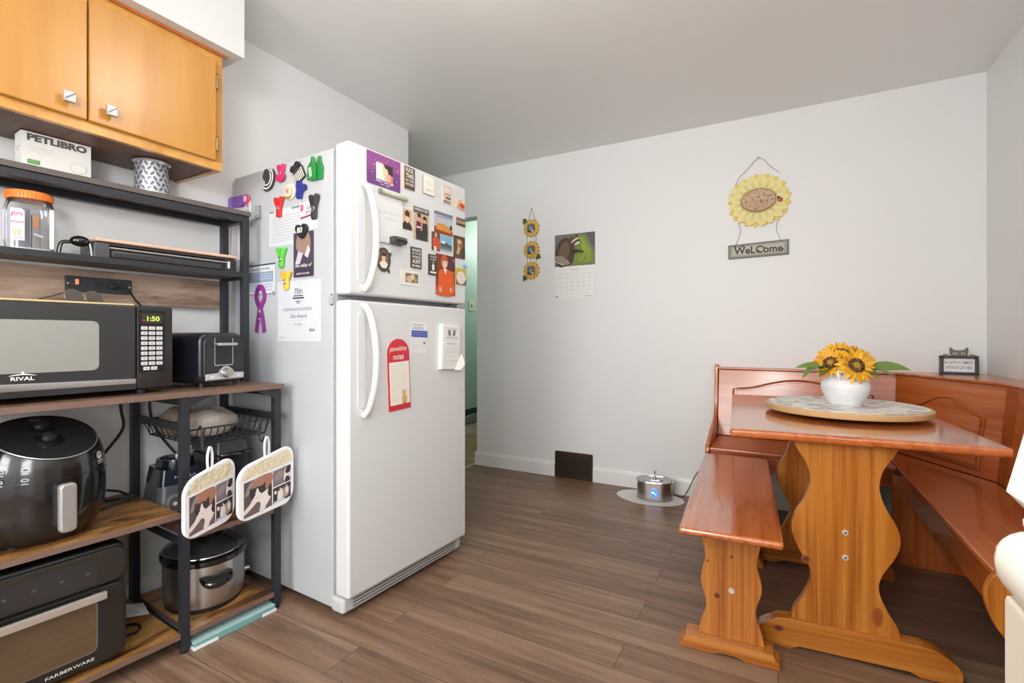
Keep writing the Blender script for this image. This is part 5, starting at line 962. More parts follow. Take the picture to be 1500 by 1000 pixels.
# hooks and pot holders
PHG = 'pot holders hanging from the rack basket'
PW_ = C(238, 238, 240, 0.8); QU = paint('quilted_cream', 226, 214, 184, 0.85, 0.9, 60)
BG = C(92, 80, 82, 0.8); RUSTC = C(170, 118, 96, 0.8); CW = C(232, 222, 214, 0.8); CB = C(58, 50, 50, 0.8); GRY = C(128, 116, 118, 0.8)
for s_, W2, TLT, lab, hl in ((0.045, 0.104, 20, 'white pot holder printed with cat photos, nearer the oven, hanging on the left hook', 'black hook on the basket holding the left pot holder'), (0.240, 0.126, 13, 'white pot holder printed with cat photos, nearer the fridge, hanging on the right hook', 'black hook on the basket holding the right pot holder')):
    h = MB(); h.tube(catmull([(0.0, 0.012, 0.724), (0.0, 0.002, 0.731), (0.0, -0.008, 0.722), (0.0, -0.008, 0.69), (0.0, -0.010, 0.662), (0.0, -0.022, 0.650), (0.0, -0.034, 0.656), (0.0, -0.036, 0.668)], 5), 0.0032, M_IRON, 8); h.prism([(-0.010, 0.70), (0.010, 0.70), (0.004, 0.666), (-0.004, 0.666)], -0.0105, -0.0075, M_IRON, 'xz')
    on_rack(tag(h.build('hook'), hl, 'hook', 'hooks on the basket front'), s_, 0, 0)
    p = rthing('pot_holder', lab, 'pot holder', s_+0.006, -0.040, 0.394, radians(TLT), PHG)
    w2, hh = W2, 0.206
    outl = rrect(-w2, 0, w2, hh, 0.050, 8); outl = [(x, z+(0.004+0.018*z/hh)*(x/w2)) for x, z in outl]
    b = MB(); b.prism(outl, -0.010, 0.002, PW_, 'xz', 0.005, 3); b.build('pad', p)
    q = MB(); q.face(-0.0102); band = [(-w2+0.012, 0.140), (w2-0.010, 0.160)]+[(x*0.90, min(0.200+0.012*x/w2, z-0.008)) for x, z in outl if z > 0.168+0.012*x/w2]
    q.poly(band, QU); 
    for k in range(6):
        x = -0.07+k*0.028
        for sg in (1, -1): q.layer = 1; q.poly([(x, 0.150), (x+0.002, 0.150), (x+0.002+sg*0.022, 0.188), (x+sg*0.022, 0.188)], C(206, 194, 166, 0.85))
    q.build('quilted_band', p)
    q = MB(); q.face(-0.0102); sh = lambda x, z: (x*w2/0.098, z+0.10*x)
    def R(x0, z0, x1, z1, m): q.poly([sh(x0, z0), sh(x1, z0), sh(x1, z1), sh(x0, z1)], m)
    def PQ(pts, m, n=4): q.poly([sh(*a) for a in catmull(pts, n, True)], m)
    R(-0.080, 0.018, 0.014, 0.140, BG); q.layer = 0; R(0.018, 0.080, 0.084, 0.140, GRY); q.layer = 0; R(0.018, 0.018, 0.084, 0.076, CB)
    q.layer = 1; PQ([(-0.05, 0.138), (0.012, 0.139), (0.012, 0.098), (-0.01, 0.09), (-0.05, 0.11)], RUSTC); q.layer = 1; R(-0.080, 0.018, 0.014, 0.050, C(110, 92, 92, 0.8))
    PQ([(-0.066, 0.125), (-0.05, 0.138), (-0.06, 0.10), (-0.078, 0.092)], C(150, 138, 138, 0.8))
    PQ([(-0.058, 0.078), (-0.062, 0.112), (-0.052, 0.107), (-0.036, 0.110), (-0.022, 0.107), (-0.010, 0.114), (-0.012, 0.080), (-0.03, 0.066)], CB)
    PQ([(-0.050, 0.074), (-0.020, 0.080), (0.002, 0.086), (0.010, 0.062), (0.004, 0.044), (-0.008, 0.030), (-0.012, 0.020), (-0.030, 0.020), (-0.026, 0.044), (-0.036, 0.056), (-0.052, 0.046), (-0.078, 0.030), (-0.080, 0.044), (-0.062, 0.058)], CW)
    PQ([(-0.050, 0.070), (-0.044, 0.088), (-0.037, 0.106), (-0.031, 0.090), (-0.020, 0.074), (-0.034, 0.062)], CW)
    q.ell(*sh(-0.036, 0.072), 0.0026, 0.002, C(206, 140, 130)); q.layer -= 1; q.ell(*sh(-0.045, 0.084), 0.0022, 0.0022, C(90, 96, 70), 8); q.layer -= 1; q.ell(*sh(-0.026, 0.085), 0.0022, 0.0022, C(90, 96, 70), 8); PQ([(-0.002, 0.070), (0.006, 0.104), (0.012, 0.074), (0.008, 0.056)], CB)
    q.layer = 2; PQ([(0.022, 0.112), (0.036, 0.13), (0.056, 0.126), (0.05, 0.104), (0.03, 0.10)], C(150, 136, 136, 0.8)); q.layer = 2; PQ([(0.058, 0.090), (0.060, 0.128), (0.072, 0.136), (0.082, 0.12), (0.08, 0.09)], CW); PQ([(0.062, 0.118), (0.07, 0.139), (0.083, 0.136), (0.078, 0.112)], CB, 3); PQ([(0.062, 0.082), (0.064, 0.1), (0.076, 0.1), (0.078, 0.082)], CB, 3)
    q.layer = 2; PQ([(0.034, 0.024), (0.036, 0.06), (0.048, 0.068), (0.054, 0.046), (0.052, 0.026)], CW); q.layer = 2; PQ([(0.056, 0.028), (0.054, 0.06), (0.068, 0.07), (0.078, 0.056), (0.074, 0.03)], C(176, 152, 136, 0.8)); q.layer = 3; q.ell(*sh(0.068, 0.05), 0.006, 0.014, CW); q.layer = 3; R(0.02, 0.018, 0.06, 0.026, C(206, 206, 214, 0.8)); q.layer = 3; q.ell(*sh(0.026, 0.058), 0.006, 0.007, CW)
    for e in ((0.04, 0.062), (0.048, 0.066), (0.06, 0.066), (0.073, 0.064)): q.layer = 4; q.ell(*sh(*e), 0.0035, 0.004, CB, 8)
    q.build('cat_print', p)
    l = MB(); l.tube(catmull([(-0.008, -0.004, hh-0.006), (-0.010, -0.004, hh+0.036), (-0.003, -0.004, hh+0.064), (0.004, -0.004, hh+0.064), (0.010, -0.004, hh+0.036), (0.008, -0.004, hh-0.006)], 5), 0.005, PW_, prof=[(-0.0045, -0.0015), (0.0045, -0.0015), (0.0045, 0.0015), (-0.0045, 0.0015)], fixed=(0.2, 1, 0)); l.build('loop', p)

# ------------------------------------------------------------------ top of the rack
t = rthing('product_box', 'white flat cardboard box lettered PETLIBRO standing on the rack top', 'box', -0.328, 0.272, 1.5356)
b = MB(); b.box(0, 0, 0, 0.166, 0.062, 0.114, C(226, 224, 218, 0.6), 0.001); b.face(-0.0001)
b.text('PETLIBRO', 0.084, 0.098, 0.142, 0.022, C(84, 84, 82, 0.6), 0.055); b.lines(0.014, 0.074, (0.070, 0.064), 0.0012, C(190, 188, 182)); b.lines(0.014, 0.084, (0.056,), 0.0009, C(196, 194, 188)); b.layer += 1
b.rect(0.014, 0.018, 0.042, 0.031, C(96, 156, 76)); b.lines(0.017, 0.036, (0.024, 0.028), 0.001, C(206, 222, 200)); b.poly(rrect(0.112, 0.018, 0.154, 0.050, 0.014), C(206, 204, 198)); b.poly(rrect(0.114, 0.020, 0.152, 0.048, 0.013), C(226, 224, 218))
b.build('carton', t)
b = MB(); b.add([(-0.0004, 0.006, 0.066), (-0.0004, 0.05, 0.066), (-0.0004, 0.05, 0.069), (-0.0004, 0.006, 0.069), (-0.0004, 0.014, 0.058), (-0.0004, 0.05, 0.058), (-0.0004, 0.05, 0.060), (-0.0004, 0.014, 0.060)], [(3, 2, 1, 0), (7, 6, 5, 4)], C(170, 168, 164)); b.build('side_print', t)
t = rthing('metal_canister', 'silver canister with leaf-shaped cut-outs standing on the rack top under the cabinet', 'canister', 0.008, 0.268, 1.5356)
SV = C(206, 209, 214, 0.28, 0.65); SVD = C(104, 108, 118, 0.35, 0.4)
b = MB(); b.lathe([(0, 0), (0.050, 0), (0.050, 0.104), (0.053, 0.108), (0.057, 0.111), (0.055, 0.1125), (0.049, 0.107), (0.049, 0.004), (0, 0.004)], SV, 48); b.build('body', t)
b = MB()
for r in range(6):
    for q in range(18):
        a = 2*pi*(q+0.5*(r % 2))/18; z = 0.013+r*0.0168; tl = radians(38 if q % 2 else -38); R_ = 0.0504
        pts = []
        for k in range(12):
            u = 2*pi*k/12; lx = 0.0046*sin(u)*(0.55+0.45*abs(sin(u))); lz = 0.0098*cos(u)
            x = lx*cos(tl)-lz*sin(tl); zz = lx*sin(tl)+lz*cos(tl); aa = a+x/R_; pts.append((R_*cos(aa), R_*sin(aa), z+zz))
        b.add(pts, [tuple(range(12))], SVD)
b.build('leaf_pattern', t)

# ------------------------------------------------------------------ hutch shelf: jar and griddle
t = rthing('plastic_jar', 'clear plastic jar with an orange screw lid on the upper rack shelf', 'jar', -0.303, 0.300, 1.2876, radians(-8))
b = MB(); sq = lambda k, z, r=0.02: [(x, y, z) for x, y in rrect(-k, -k*0.85, k, k*0.85, r, 5)]
ring = [(0.046, 0.001), (0.054, 0.005), (0.055, 0.05), (0.055, 0.135), (0.051, 0.150), (0.047, 0.158)]
vs = []; fs = []; n_ = 24
for k, z in ring: vs += sq(k, z, min(0.03, k*0.6))
for i in range(len(ring)-1):
    for q in range(n_): fs.append((i*n_+q, i*n_+(q+1) % n_, (i+1)*n_+(q+1) % n_, (i+1)*n_+q))
fs.append(tuple(range(n_))[::-1]); b.add(vs, fs, M_CLEAR); b.build('body', t)
OL = C(232, 126, 50, 0.35); b = MB(); b.lathe([(0, 0.156), (0.050, 0.156), (0.052, 0.158), (0.052, 0.176), (0.049, 0.181), (0.03, 0.182), (0, 0.182)], OL, 40, sx=1.03, sy=0.92)
for k in range(40): a = 2*pi*k/40; b.cyl((0.0525*cos(a)*1.03, 0.0525*sin(a)*0.92, 0.159), (0.0525*cos(a)*1.03, 0.0525*sin(a)*0.92, 0.175), 0.0012, OL, n=5)
b.build('lid', t)
b = MB(); b.box(-0.056, -0.035, 0.028, -0.0553, 0.03, 0.118, C(206, 198, 226, 0.5)); b.face(-0.0475); b.poly([(-0.044, 0.028), (-0.014, 0.028), (-0.014, 0.116), (-0.020, 0.122), (-0.044, 0.122)], C(216, 210, 232, 0.5)); b.text('guru', -0.032, 0.104, 0.024, 0.014, C(196, 50, 90), 0.015, 0.2); b.rect(-0.044, 0.080, -0.015, 0.084, C(206, 120, 150)); b.text('50', -0.03, 0.053, 0.018, 0.014, C(150, 196, 60), 0.02); b.ell(-0.026, 0.068, 0.008, 0.004, C(180, 196, 226)); b.lines(-0.04, -0.018, (0.044, 0.036), 0.003, C(190, 160, 206)); b.box(0.040, -0.0482, 0.010, 0.050, -0.0474, 0.130, C(230, 226, 214, 0.5)); b.build('printed_label', t)
b = MB(); b.box(-0.02, -0.02, 0.006, 0.0, 0.02, 0.13, C(106, 104, 118, 0.5), 0.004); b.box(0.004, -0.015, 0.006, 0.024, 0.02, 0.12, C(136, 128, 122, 0.5), 0.004); b.box(0.006, -0.018, 0.075, 0.020, -0.0155, 0.11, C(196, 120, 60, 0.5), 0.001); b.box(-0.045, -0.03, 0.003, 0.045, 0.03, 0.012, C(226, 224, 222, 0.6), 0.004); b.box(-0.012, -0.03, 0.05, 0.01, -0.028, 0.056, C(222, 222, 224, 0.5), M=RY(radians(20))); b.build('contents', t)
t = rthing('electric_griddle', 'long black electric griddle with a copper top on the upper rack shelf', 'griddle', -0.160, 0.252, 1.2876)
b = MB(); b.box(0.005, 0.01, 0.004, 0.455, 0.130, 0.046, C(44, 44, 48, 0.35), 0.006); b.box(0.045, -0.002, 0.006, 0.40, 0.012, 0.030, C(52, 52, 56, 0.25), 0.006); b.box(0.0, 0.0, 0.0, 0.042, 0.128, 0.052, C(74, 74, 76, 0.35), 0.004); b.box(0.415, 0.0, 0.0, 0.457, 0.128, 0.050, C(50, 50, 52, 0.35), 0.004); b.build('body', t)
b = MB(); b.box(0.004, -0.006, 0.056, 0.460, 0.132, 0.068, C(214, 178, 158, 0.4), 0.005, 3); b.box(0.02, 0.004, 0.046, 0.45, 0.125, 0.057, C(46, 38, 34, 0.6), 0.002); b.build('cooking_plate', t)
b = MB(); b.tube([(0.040, -0.004, 0.037), (0.425, -0.004, 0.037)], 0.003, M_SILVER, 8); b.cyl((0.425, -0.004, 0.014), (0.425, -0.004, 0.040), 0.006, M_SILVER); b.build('drip_tray_bar', t)
b = MB(); b.tube(catmull([(0.0, 0.02, 0.004), (-0.004, 0.018, 0.036), (-0.012, 0.02, 0.050), (-0.05, 0.03, 0.046), (-0.072, 0.035, 0.040), (-0.078, 0.04, 0.004)], 5), 0.006, M_BLACK, 8); b.sphere((-0.030, 0.022, 0.050), 0.022, M_BLACK, 1.2, 1, 0.8, 16); b.build('handle', t)

# ------------------------------------------------------------------ counter shelf: microwave, tray, glasses, toaster
t = rthing('microwave', 'black countertop microwave with a silver strip on the rack', 'microwave', -0.565, 0.045, 0.8508)
MW, MH = 0.545, 0.275
b = MB(); b.box(0, 0.02, 0.014, MW, 0.345, MH, C(24, 24, 26, 0.3), 0.005)
for x in (0.05, MW-0.065):
    for y in (0.06, 0.30): b.cyl((x, y, 0), (x, y, 0.016), 0.014, C(34, 48, 70, 0.5))
b.build('body', t)
b = MB(); b.prism(rrect(0, 0.018, 0.443, MH-0.002, 0.006), -0.004, 0.0205, C(36, 36, 39, 0.22, 0, 0.6), 'xz', 0.004); b.face(-0.0042); b.poly(rrect(0.03, 0.082, 0.352, 0.225, 0.016), C(150, 152, 146, 0.12, 0.3, 1.0)); b.layer = 0; b.rect(0.0, 0.018, 0.443, 0.045, C(34, 34, 36, 0.2, 0, 0.6)); do = b.build('door', t)  # window pane painted pale grey to stand for its reflection
b = MB(); b.prism([(0.0, 0.034), (0.443, 0.034), (0.443, 0.050), (0.0, 0.058)], -0.007, -0.003, M_CHROME, 'xz', 0.002); b.build('trim_strip', do)
b = MB(); b.face(-0.0046); b.text('RIVAL', 0.190, 0.068, 0.046, 0.0095, M_WHITE, 0.02); b.poly(catmull([(0.162, 0.0755), (0.19, 0.081), (0.218, 0.0755), (0.19, 0.078)], 6, True), M_WHITE); b.ell(0.190, 0.084, 0.003, 0.003, M_WHITE, 12); b.build('brand_lettering', do)
b = MB(); b.prism(rrect(0.446, 0.018, MW, MH-0.002, 0.006), -0.002, 0.0205, C(28, 28, 30, 0.25, 0, 0.5), 'xz', 0.004); cp = b.build('control_panel', t)
b = MB(); b.face(-0.0022); b.poly(rrect(0.451, 0.068, 0.522, 0.262, 0.004), C(20, 20, 22, 0.3)); b.rect(0.458, 0.222, 0.516, 0.252, C(52, 48, 36, 0.15)); b.text('1:50', 0.490, 0.236, 0.034, 0.015, C(190, 220, 90, 0.4, emit=0.55), 0.02); b.ell(0.464, 0.230, 0.006, 0.003, C(120, 40, 34)); b.build('display', cp)
for r in range(9):
    for q in range(3 if r < 8 else 2):
        bx = 0.457+q*0.0205+(0.006 if r == 8 else 0); bz = 0.201-r*0.0158
        k = MB(); k.prism(rrect(bx, bz, bx+0.0165, bz+0.0105, 0.0015), -0.0046, -0.0024, C(196, 196, 194, 0.5), 'xz'); k.face(-0.0046); k.rect(bx+0.005, bz+0.004, bx+0.0115, bz+0.0065, C(120, 120, 122)); k.build('key', cp)
t = on_rack(tag(MB().box(-0.56, 0.062, 0, -0.118, 0.35, 0.006, C(196, 176, 136, 0.6), 0.002).build('tray'), 'thin beige board lying flat on top of the microwave', 'board'), 0, 0, 1.1262)
t = rthing('sunglasses', 'dark aviator sunglasses lying on top of the microwave', 'sunglasses', -0.192, 0.22, 1.1326, radians(28))
LN = C(70, 48, 40, 0.1, 0.0, 1.0); FRM = C(130, 116, 100, 0.3, 0.7)
ti = TR(0, 0, -0.001) @ RX(radians(-14)) @ Matrix.Scale(1.12, 4)
for x in (-0.028, 0.032):
    lens = [(x+0.027*cos(a)*(1.0), 0.021+0.021*sin(a)) for a in [2*pi*k/24 for k in range(24)]]
    b = MB(); b.prism(lens, -0.001, 0.001, LN, 'xz', M=ti); b.build('lens', t)
    b = MB(); b.tube([(p[0], 0, p[1]) for p in lens], 0.0014, FRM, 6, M=ti, closed=True); b.build('rim', t)
    s_ = 1 if x > 0 else -1; b = MB(); b.tube(catmull([tuple(ti @ Vector((x+s_*0.026, 0.0, 0.030))), (x+s_*0.036, 0.05, 0.020), (x+s_*0.034, 0.09, 0.012), (x+s_*0.030, 0.115, 0.003)], 5), 0.0018, C(40, 34, 32, 0.4), 6); b.build('temple', t)
b = MB(); b.tube(catmull([(-0.004, 0, 0.028), (0.002, 0.0, 0.033), (0.008, 0, 0.028)], 4), 0.0014, FRM, 6, M=ti); b.build('bridge', t)
b = MB(); b.tube(catmull([(-0.060, 0.392, 1.208), (-0.05, 0.37, 1.205), (-0.03, 0.35, 1.19), (0.0, 0.385, 1.165), (0.025, 0.397, 1.13), (0.03, 0.398, 1.0), (0.02, 0.432, 0.86), (0.01, 0.428, 0.70)], 6), 0.003, M_CORD); b.box(-0.078, 0.378, 1.198, -0.055, 0.393, 1.220, M_CORD, 0.003)
on_rack(tag(b.build('power_cord'), 'black cord plugged into the rack power strip behind the microwave', 'cord'), 0, 0, 0)

t = rthing('toaster', 'dark grey two-slice toaster with silver lever on the rack right of microwave', 'toaster', 0.075, 0.055, 0.8508, radians(13))
TG = C(54, 57, 66, 0.24, 0.6, 0.4); TF = C(44, 43, 43, 0.26, 0.3)
tw, td, th_ = 0.178, 0.26, 0.194
b = MB(); b.prism(rrect(0, 0.012, tw, th_, 0.034, 8), 0.012, td, TG, 'xz', 0.012, 3); 
for x in (0.02, tw-0.02):
    for y in (0.03, td-0.03): b.cyl((x, y, 0), (x, y, 0.016), 0.008, M_BLACKM)
b.build('body', t)
b = MB(); b.prism(rrect(0.008, 0.016, tw-0.008, th_-0.010, 0.028, 8), 0.0, 0.016, TF, 'xz', 0.006, 3); fp = b.build('front_panel', t)
b = MB(); b.face(-0.0002); b.poly(rrect(0.046, 0.076, 0.122, 0.176, 0.006), M_SILVER); b.poly(rrect(0.049, 0.079, 0.119, 0.176, 0.005), C(24, 22, 22, 0.4)); b.rect(0.083, 0.08, 0.086, 0.174, C(8, 8, 8)); b.build('lever_slot', fp)
b = MB(); b.box(0.046, -0.024, 0.146, 0.124, 0.002, 0.158, M_SILVER, 0.005, 3); b.build('lever', fp)
b = MB(); b.prism([(0.012, 0.026), (0.166, 0.026), (0.166, 0.048), (0.126, 0.050), (0.112, 0.066), (0.098, 0.074), (0.082, 0.072), (0.068, 0.062), (0.060, 0.050), (0.012, 0.048)], -0.003, 0.001, C(206, 206, 208, 0.3, 0.7), 'xz', 0.002); b.face(-0.0032); b.ell(0.035, 0.037, 0.008, 0.004, C(236, 236, 238)); b.ell(0.142, 0.037, 0.008, 0.004, C(236, 236, 238)); b.build('control_plate', fp)
b = MB(); b.cyl((0.091, -0.002, 0.050), (0.091, -0.022, 0.050), 0.019, M_SILVER, 0.016, 28); b.cyl((0.091, -0.022, 0.050), (0.091, -0.024, 0.050), 0.013, C(176, 166, 150, 0.3, 0.8), n=24); b.build('knob', fp)
b = MB()
for x in (0.055, 0.11): b.box(x-0.012, 0.05, th_-0.004, x+0.012, td-0.04, th_+0.0005, C(14, 14, 14, 0.5))
b.build('slots', t)
b = MB(); b.tube([(-0.001, td-0.055+0.011*cos(a), 0.135+0.011*sin(a)) for a in [2*pi*k/16 for k in range(16)]], 0.0016, M_SILVER, 6, closed=True); b.tube([(-0.001, td-0.055+0.005*cos(a), 0.135+0.005*sin(a)) for a in [2*pi*k/12 for k in range(12)]], 0.0012, M_SILVER, 6, closed=True); b.build('side_emblem', t)

# ------------------------------------------------------------------ middle shelves: air fryer, blender base, grill, bag
t = rthing('air_fryer', 'large glossy black egg-shaped air fryer on the middle rack shelf', 'air fryer', -0.318, 0.165, 0.4606, radians(6))
prof = catmull([(0.0, 0.004), (0.108, 0.006), (0.130, 0.02), (0.150, 0.07), (0.1555, 0.13), (0.153, 0.19), (0.143, 0.245), (0.119, 0.295), (0.075, 0.328), (0.0, 0.342)], 6)
g = MB(); g.lathe(prof, M_BLACK, 64)
bm = bmesh.new(); bv = [bm.verts.new(v) for v in g.v]
for f_ in g.f:
    if len(set(f_)) == len(f_): 
        try: bm.faces.new([bv[k] for k in f_])
        except ValueError: pass
bmesh.ops.remove_doubles(bm, verts=bm.verts, dist=1e-6)
PN = Vector((0.05, -0.47, 0.88)).normalized(); PO = Vector((0, -0.145, 0.232))
cut = bmesh.ops.bisect_plane(bm, geom=bm.verts[:]+bm.edges[:]+bm.faces[:], plane_co=PO, plane_no=PN, clear_outer=True)
rim = [e for e in cut['geom_cut'] if isinstance(e, bmesh.types.BMEdge)]
bmesh.ops.recalc_face_normals(bm, faces=bm.faces); bm.verts.index_update()
b = MB(); b.add([v.co[:] for v in bm.verts], [tuple(v.index for v in f.verts) for f in bm.faces], M_BLACK)
cen = Vector((0, 0, 0)); rv = list({v for e in rim for v in e.verts})
for v in rv: cen += v.co
cen /= len(rv)
MP = TR(*cen) @ Vector((0, 0, 1)).rotation_difference(PN).to_matrix().to_4x4(); MI = MP.inverted()
loop = sorted([(MI @ v.co)[:2] for v in rv], key=lambda p: atan2(p[1], p[0])); bm.free()
for a in (0.8, 2.3, 3.9, 5.5): b.cyl((0.1*cos(a), 0.1*sin(a), 0), (0.1*cos(a), 0.1*sin(a), 0.008), 0.012, M_BLACKM)
b.build('body', t)
b = MB(); b.prism([(x*0.985, y*0.985) for x, y in loop], -0.004, 0.003, C(36, 36, 38, 0.3, 0, 0.4), 'xy', 0.002, M=MP); tp = b.build('top_panel', t)
b = MB(); b.tube([(x*0.985, y*0.985, 0.003) for x, y in loop if y < -0.004], 0.0022, M_SILVER, 6, M=MP); b.build('silver_rim', tp)
for y in (-0.040, 0.020):
    b = MB(); b.lathe([(0, 0.002), (0.030, 0.002), (0.031, 0.006), (0.026, 0.009), (0, 0.009)], C(22, 22, 24, 0.3, 0, 0.4), 32, MP @ TR(0, y, 0)); b.lathe([(0, 0.008), (0.017, 0.008), (0.016, 0.020), (0.012, 0.023), (0, 0.0235)], C(40, 40, 42, 0.2, 0, 0.6), 28, MP @ TR(0, y, 0)); b.build('dial', tp)
b = MB(); b.fy = 0; b.eps = 0; b.layer = 0; b.text('AIR FRYER', 0, 0.0, 0.024, 0.005, M_WHITE, M=MP @ TR(0, 0.060, 0.0036) @ RX(-pi/2)); b.build('lettering', tp)
b = MB(); b.tube([(0.1542*cos(a), 0.1542*sin(a), 0.172+0.010*cos(a+pi/2)) for a in [2*pi*k/64 for k in range(64)]], 0.0012, C(6, 6, 6, 0.5), 5, closed=True); b.build('seam', t)
b = MB(); b.box(-0.022, -0.172, 0.055, 0.022, -0.135, 0.172, M_BLACKM, 0.008); b.prism(rrect(-0.019, 0.040, 0.019, 0.172, 0.012, 5), -0.192, -0.170, C(182, 180, 178, 0.34, 0.6), 'xz', 0.006, 3); b.build('handle', t)
WM = C(196, 196, 198, 0.5)
def on_egg(ang, z, nm, draw):
    R_ = 0.1558 if z < 0.2 else 0.1522
    g = MB(); g.fy = -0.0004; g.eps = 0.0002; g.layer = 0; draw(g, TR(R_*sin(ang), -R_*cos(ang), z) @ RZ(ang) @ RX(radians(-9 if z > 0.19 else -3))); g.build(nm, t)
def icon(g, M):
    g.ell(0, 0.006, 0.008, 0.0045, WM, 14, M=M); g.ell(0, 0.006, 0.006, 0.003, C(70, 70, 72), 12, M=M); g.layer = 0; g.rect(-0.007, -0.005, 0.007, -0.0032, WM, M)
def crest(g, M):
    g.ell(0, 0.014, 0.014, 0.012, WM, 14, M=M)
    for k in range(5): g.layer = 1; g.ell(-0.009+k*0.0045, 0.016+0.004*(k % 2), 0.0016, 0.0038, C(40, 40, 42), 8, M=M)
    g.layer = 0; g.rect(-0.015, -0.004, 0.015, -0.0005, WM, M); g.layer = 0; g.rect(-0.012, -0.010, 0.012, -0.007, WM, M)
for a in (-0.80, -0.48):
    for z in (0.212, 0.186): on_egg(a, z, 'printed_icon', icon)
on_egg(0.74, 0.205, 'printed_crest', crest)
b = MB(); b.tube(catmull([(-0.18, 0.30, 0.56), (-0.10, 0.35, 0.63), (-0.045, 0.365, 0.70), (-0.05, 0.36, 0.76), (-0.06, 0.355, 0.825)], 6), 0.005, M_CORD)
on_rack(tag(b.build('power_cord'), 'thick black cord rising behind the air fryer along the wall', 'cord'), 0, 0, 0)
b = MB(); lp = [(-0.17, 0.20), (-0.10, 0.19), (-0.05, 0.22), (-0.06, 0.30), (-0.12, 0.34), (-0.17, 0.31), (-0.14, 0.25), (-0.08, 0.25), (-0.05, 0.29), (-0.04, 0.34), (-0.06, 0.37), (-0.13, 0.385), (-0.20, 0.36)]
b.tube(catmull([(x, y, 0.4662+0.030*(0.5+0.5*sin(i*1.3))**2) for i, (x, y) in enumerate(lp)], 8), 0.0042, M_CORD); on_rack(tag(b.build('power_cord'), 'black cord coiled loosely on the middle shelf right of air fryer', 'cord'), 0, 0, 0)
b = MB(); b.tube(catmull([(0.07, 0.428, 0.83), (0.06, 0.425, 0.76), (0.08, 0.427, 0.68), (0.12, 0.43, 0.61), (0.14, 0.40, 0.57)], 6), 0.004, M_CORD); on_rack(tag(b.build('power_cord'), 'black cord running down the wall behind the wire basket', 'cord'), 0, 0, 0)

t = rthing('blender_base', 'black and grey blender motor base without its jug behind the left pot holder', 'blender base', 0.076, 0.255, 0.3826, radians(-6))
b = MB()
def frust(b, k0, k1, z0, z1, r, mat):
    A = rrect(-k0[0], -k0[1], k0[0], k0[1], r, 5); B_ = rrect(-k1[0], -k1[1], k1[0], k1[1], r*k1[0]/k0[0], 5); n = len(A)
    b.add([(x, y, z0) for x, y in A]+[(x, y, z1) for x, y in B_], [tuple(range(n))[::-1], tuple(n+k for k in range(n))]+[(k, (k+1) % n, n+(k+1) % n, n+k) for k in range(n)], mat)
frust(b, (0.066, 0.080), (0.084, 0.098), 0.0, 0.02, 0.04, C(60, 62, 66, 0.35)); frust(b, (0.084, 0.098), (0.072, 0.082), 0.02, 0.125, 0.03, C(86, 88, 92, 0.35, 0.2)); b.build('base', t)
b = MB(); frust(b, (0.072, 0.080), (0.064, 0.072), 0.125, 0.180, 0.02, C(22, 30, 46, 0.2, 0, 0.5)); b.lathe([(0.0, 0.18), (0.058, 0.18), (0.060, 0.185), (0.056, 0.208), (0.046, 0.208), (0.044, 0.196), (0.0, 0.196)], C(20, 26, 38, 0.2, 0, 0.5), 32); b.face(-0.079); b.text('NINJA', 0.01, 0.150, 0.07, 0.012, C(150, 160, 176), 0.01); b.build('collar', t)
b = MB(); b.prism(rrect(-0.055, 0.030, 0.055, 0.095, 0.022), -0.100, -0.085, C(160, 160, 164, 0.3, 0.7), 'xz', 0.004); b.face(-0.1002); b.poly(rrect(-0.046, 0.042, 0.046, 0.088, 0.016), C(90, 90, 94, 0.3, 0.4)); [b.ell(-0.03+0.02*k, 0.066, 0.007, 0.007, C(196, 196, 198), 12) for k in range(4)]; b.build('control_plate', t)
t = rthing('contact_grill', 'black contact grill standing behind the blender base on rack shelf', 'grill', 0.238, 0.262, 0.3826, 0.0)
b = MB(); b.box(-0.060, -0.10, 0.006, 0.060, 0.10, 0.20, C(34, 36, 40, 0.35, 0, 0.3), 0.012, 3); b.cyl((-0.045, -0.07, 0), (-0.045, -0.07, 0.01), 0.01, M_BLACKM); b.cyl((0.045, 0.07, 0), (0.045, 0.07, 0.01), 0.01, M_BLACKM); b.cyl((-0.045, 0.07, 0), (-0.045, 0.07, 0.01), 0.01, M_BLACKM); b.cyl((0.045, -0.07, 0), (0.045, -0.07, 0.01), 0.01, M_BLACKM); b.build('base', t)
b = MB(); frust(b, (0.062, 0.104), (0.056, 0.094), 0.205, 0.250, 0.012, C(66, 68, 72, 0.35, 0.2)); b.box(-0.045, -0.085, 0.249, 0.045, 0.085, 0.253, C(96, 98, 100, 0.4, 0.2), 0.002); b.build('lid', t)
b = MB(); b.tube(catmull([(-0.05, -0.10, 0.20), (-0.05, -0.13, 0.205), (0.05, -0.13, 0.205), (0.05, -0.10, 0.20)], 5), 0.008, M_BLACK, 8); b.build('handle', t)
b = MB()
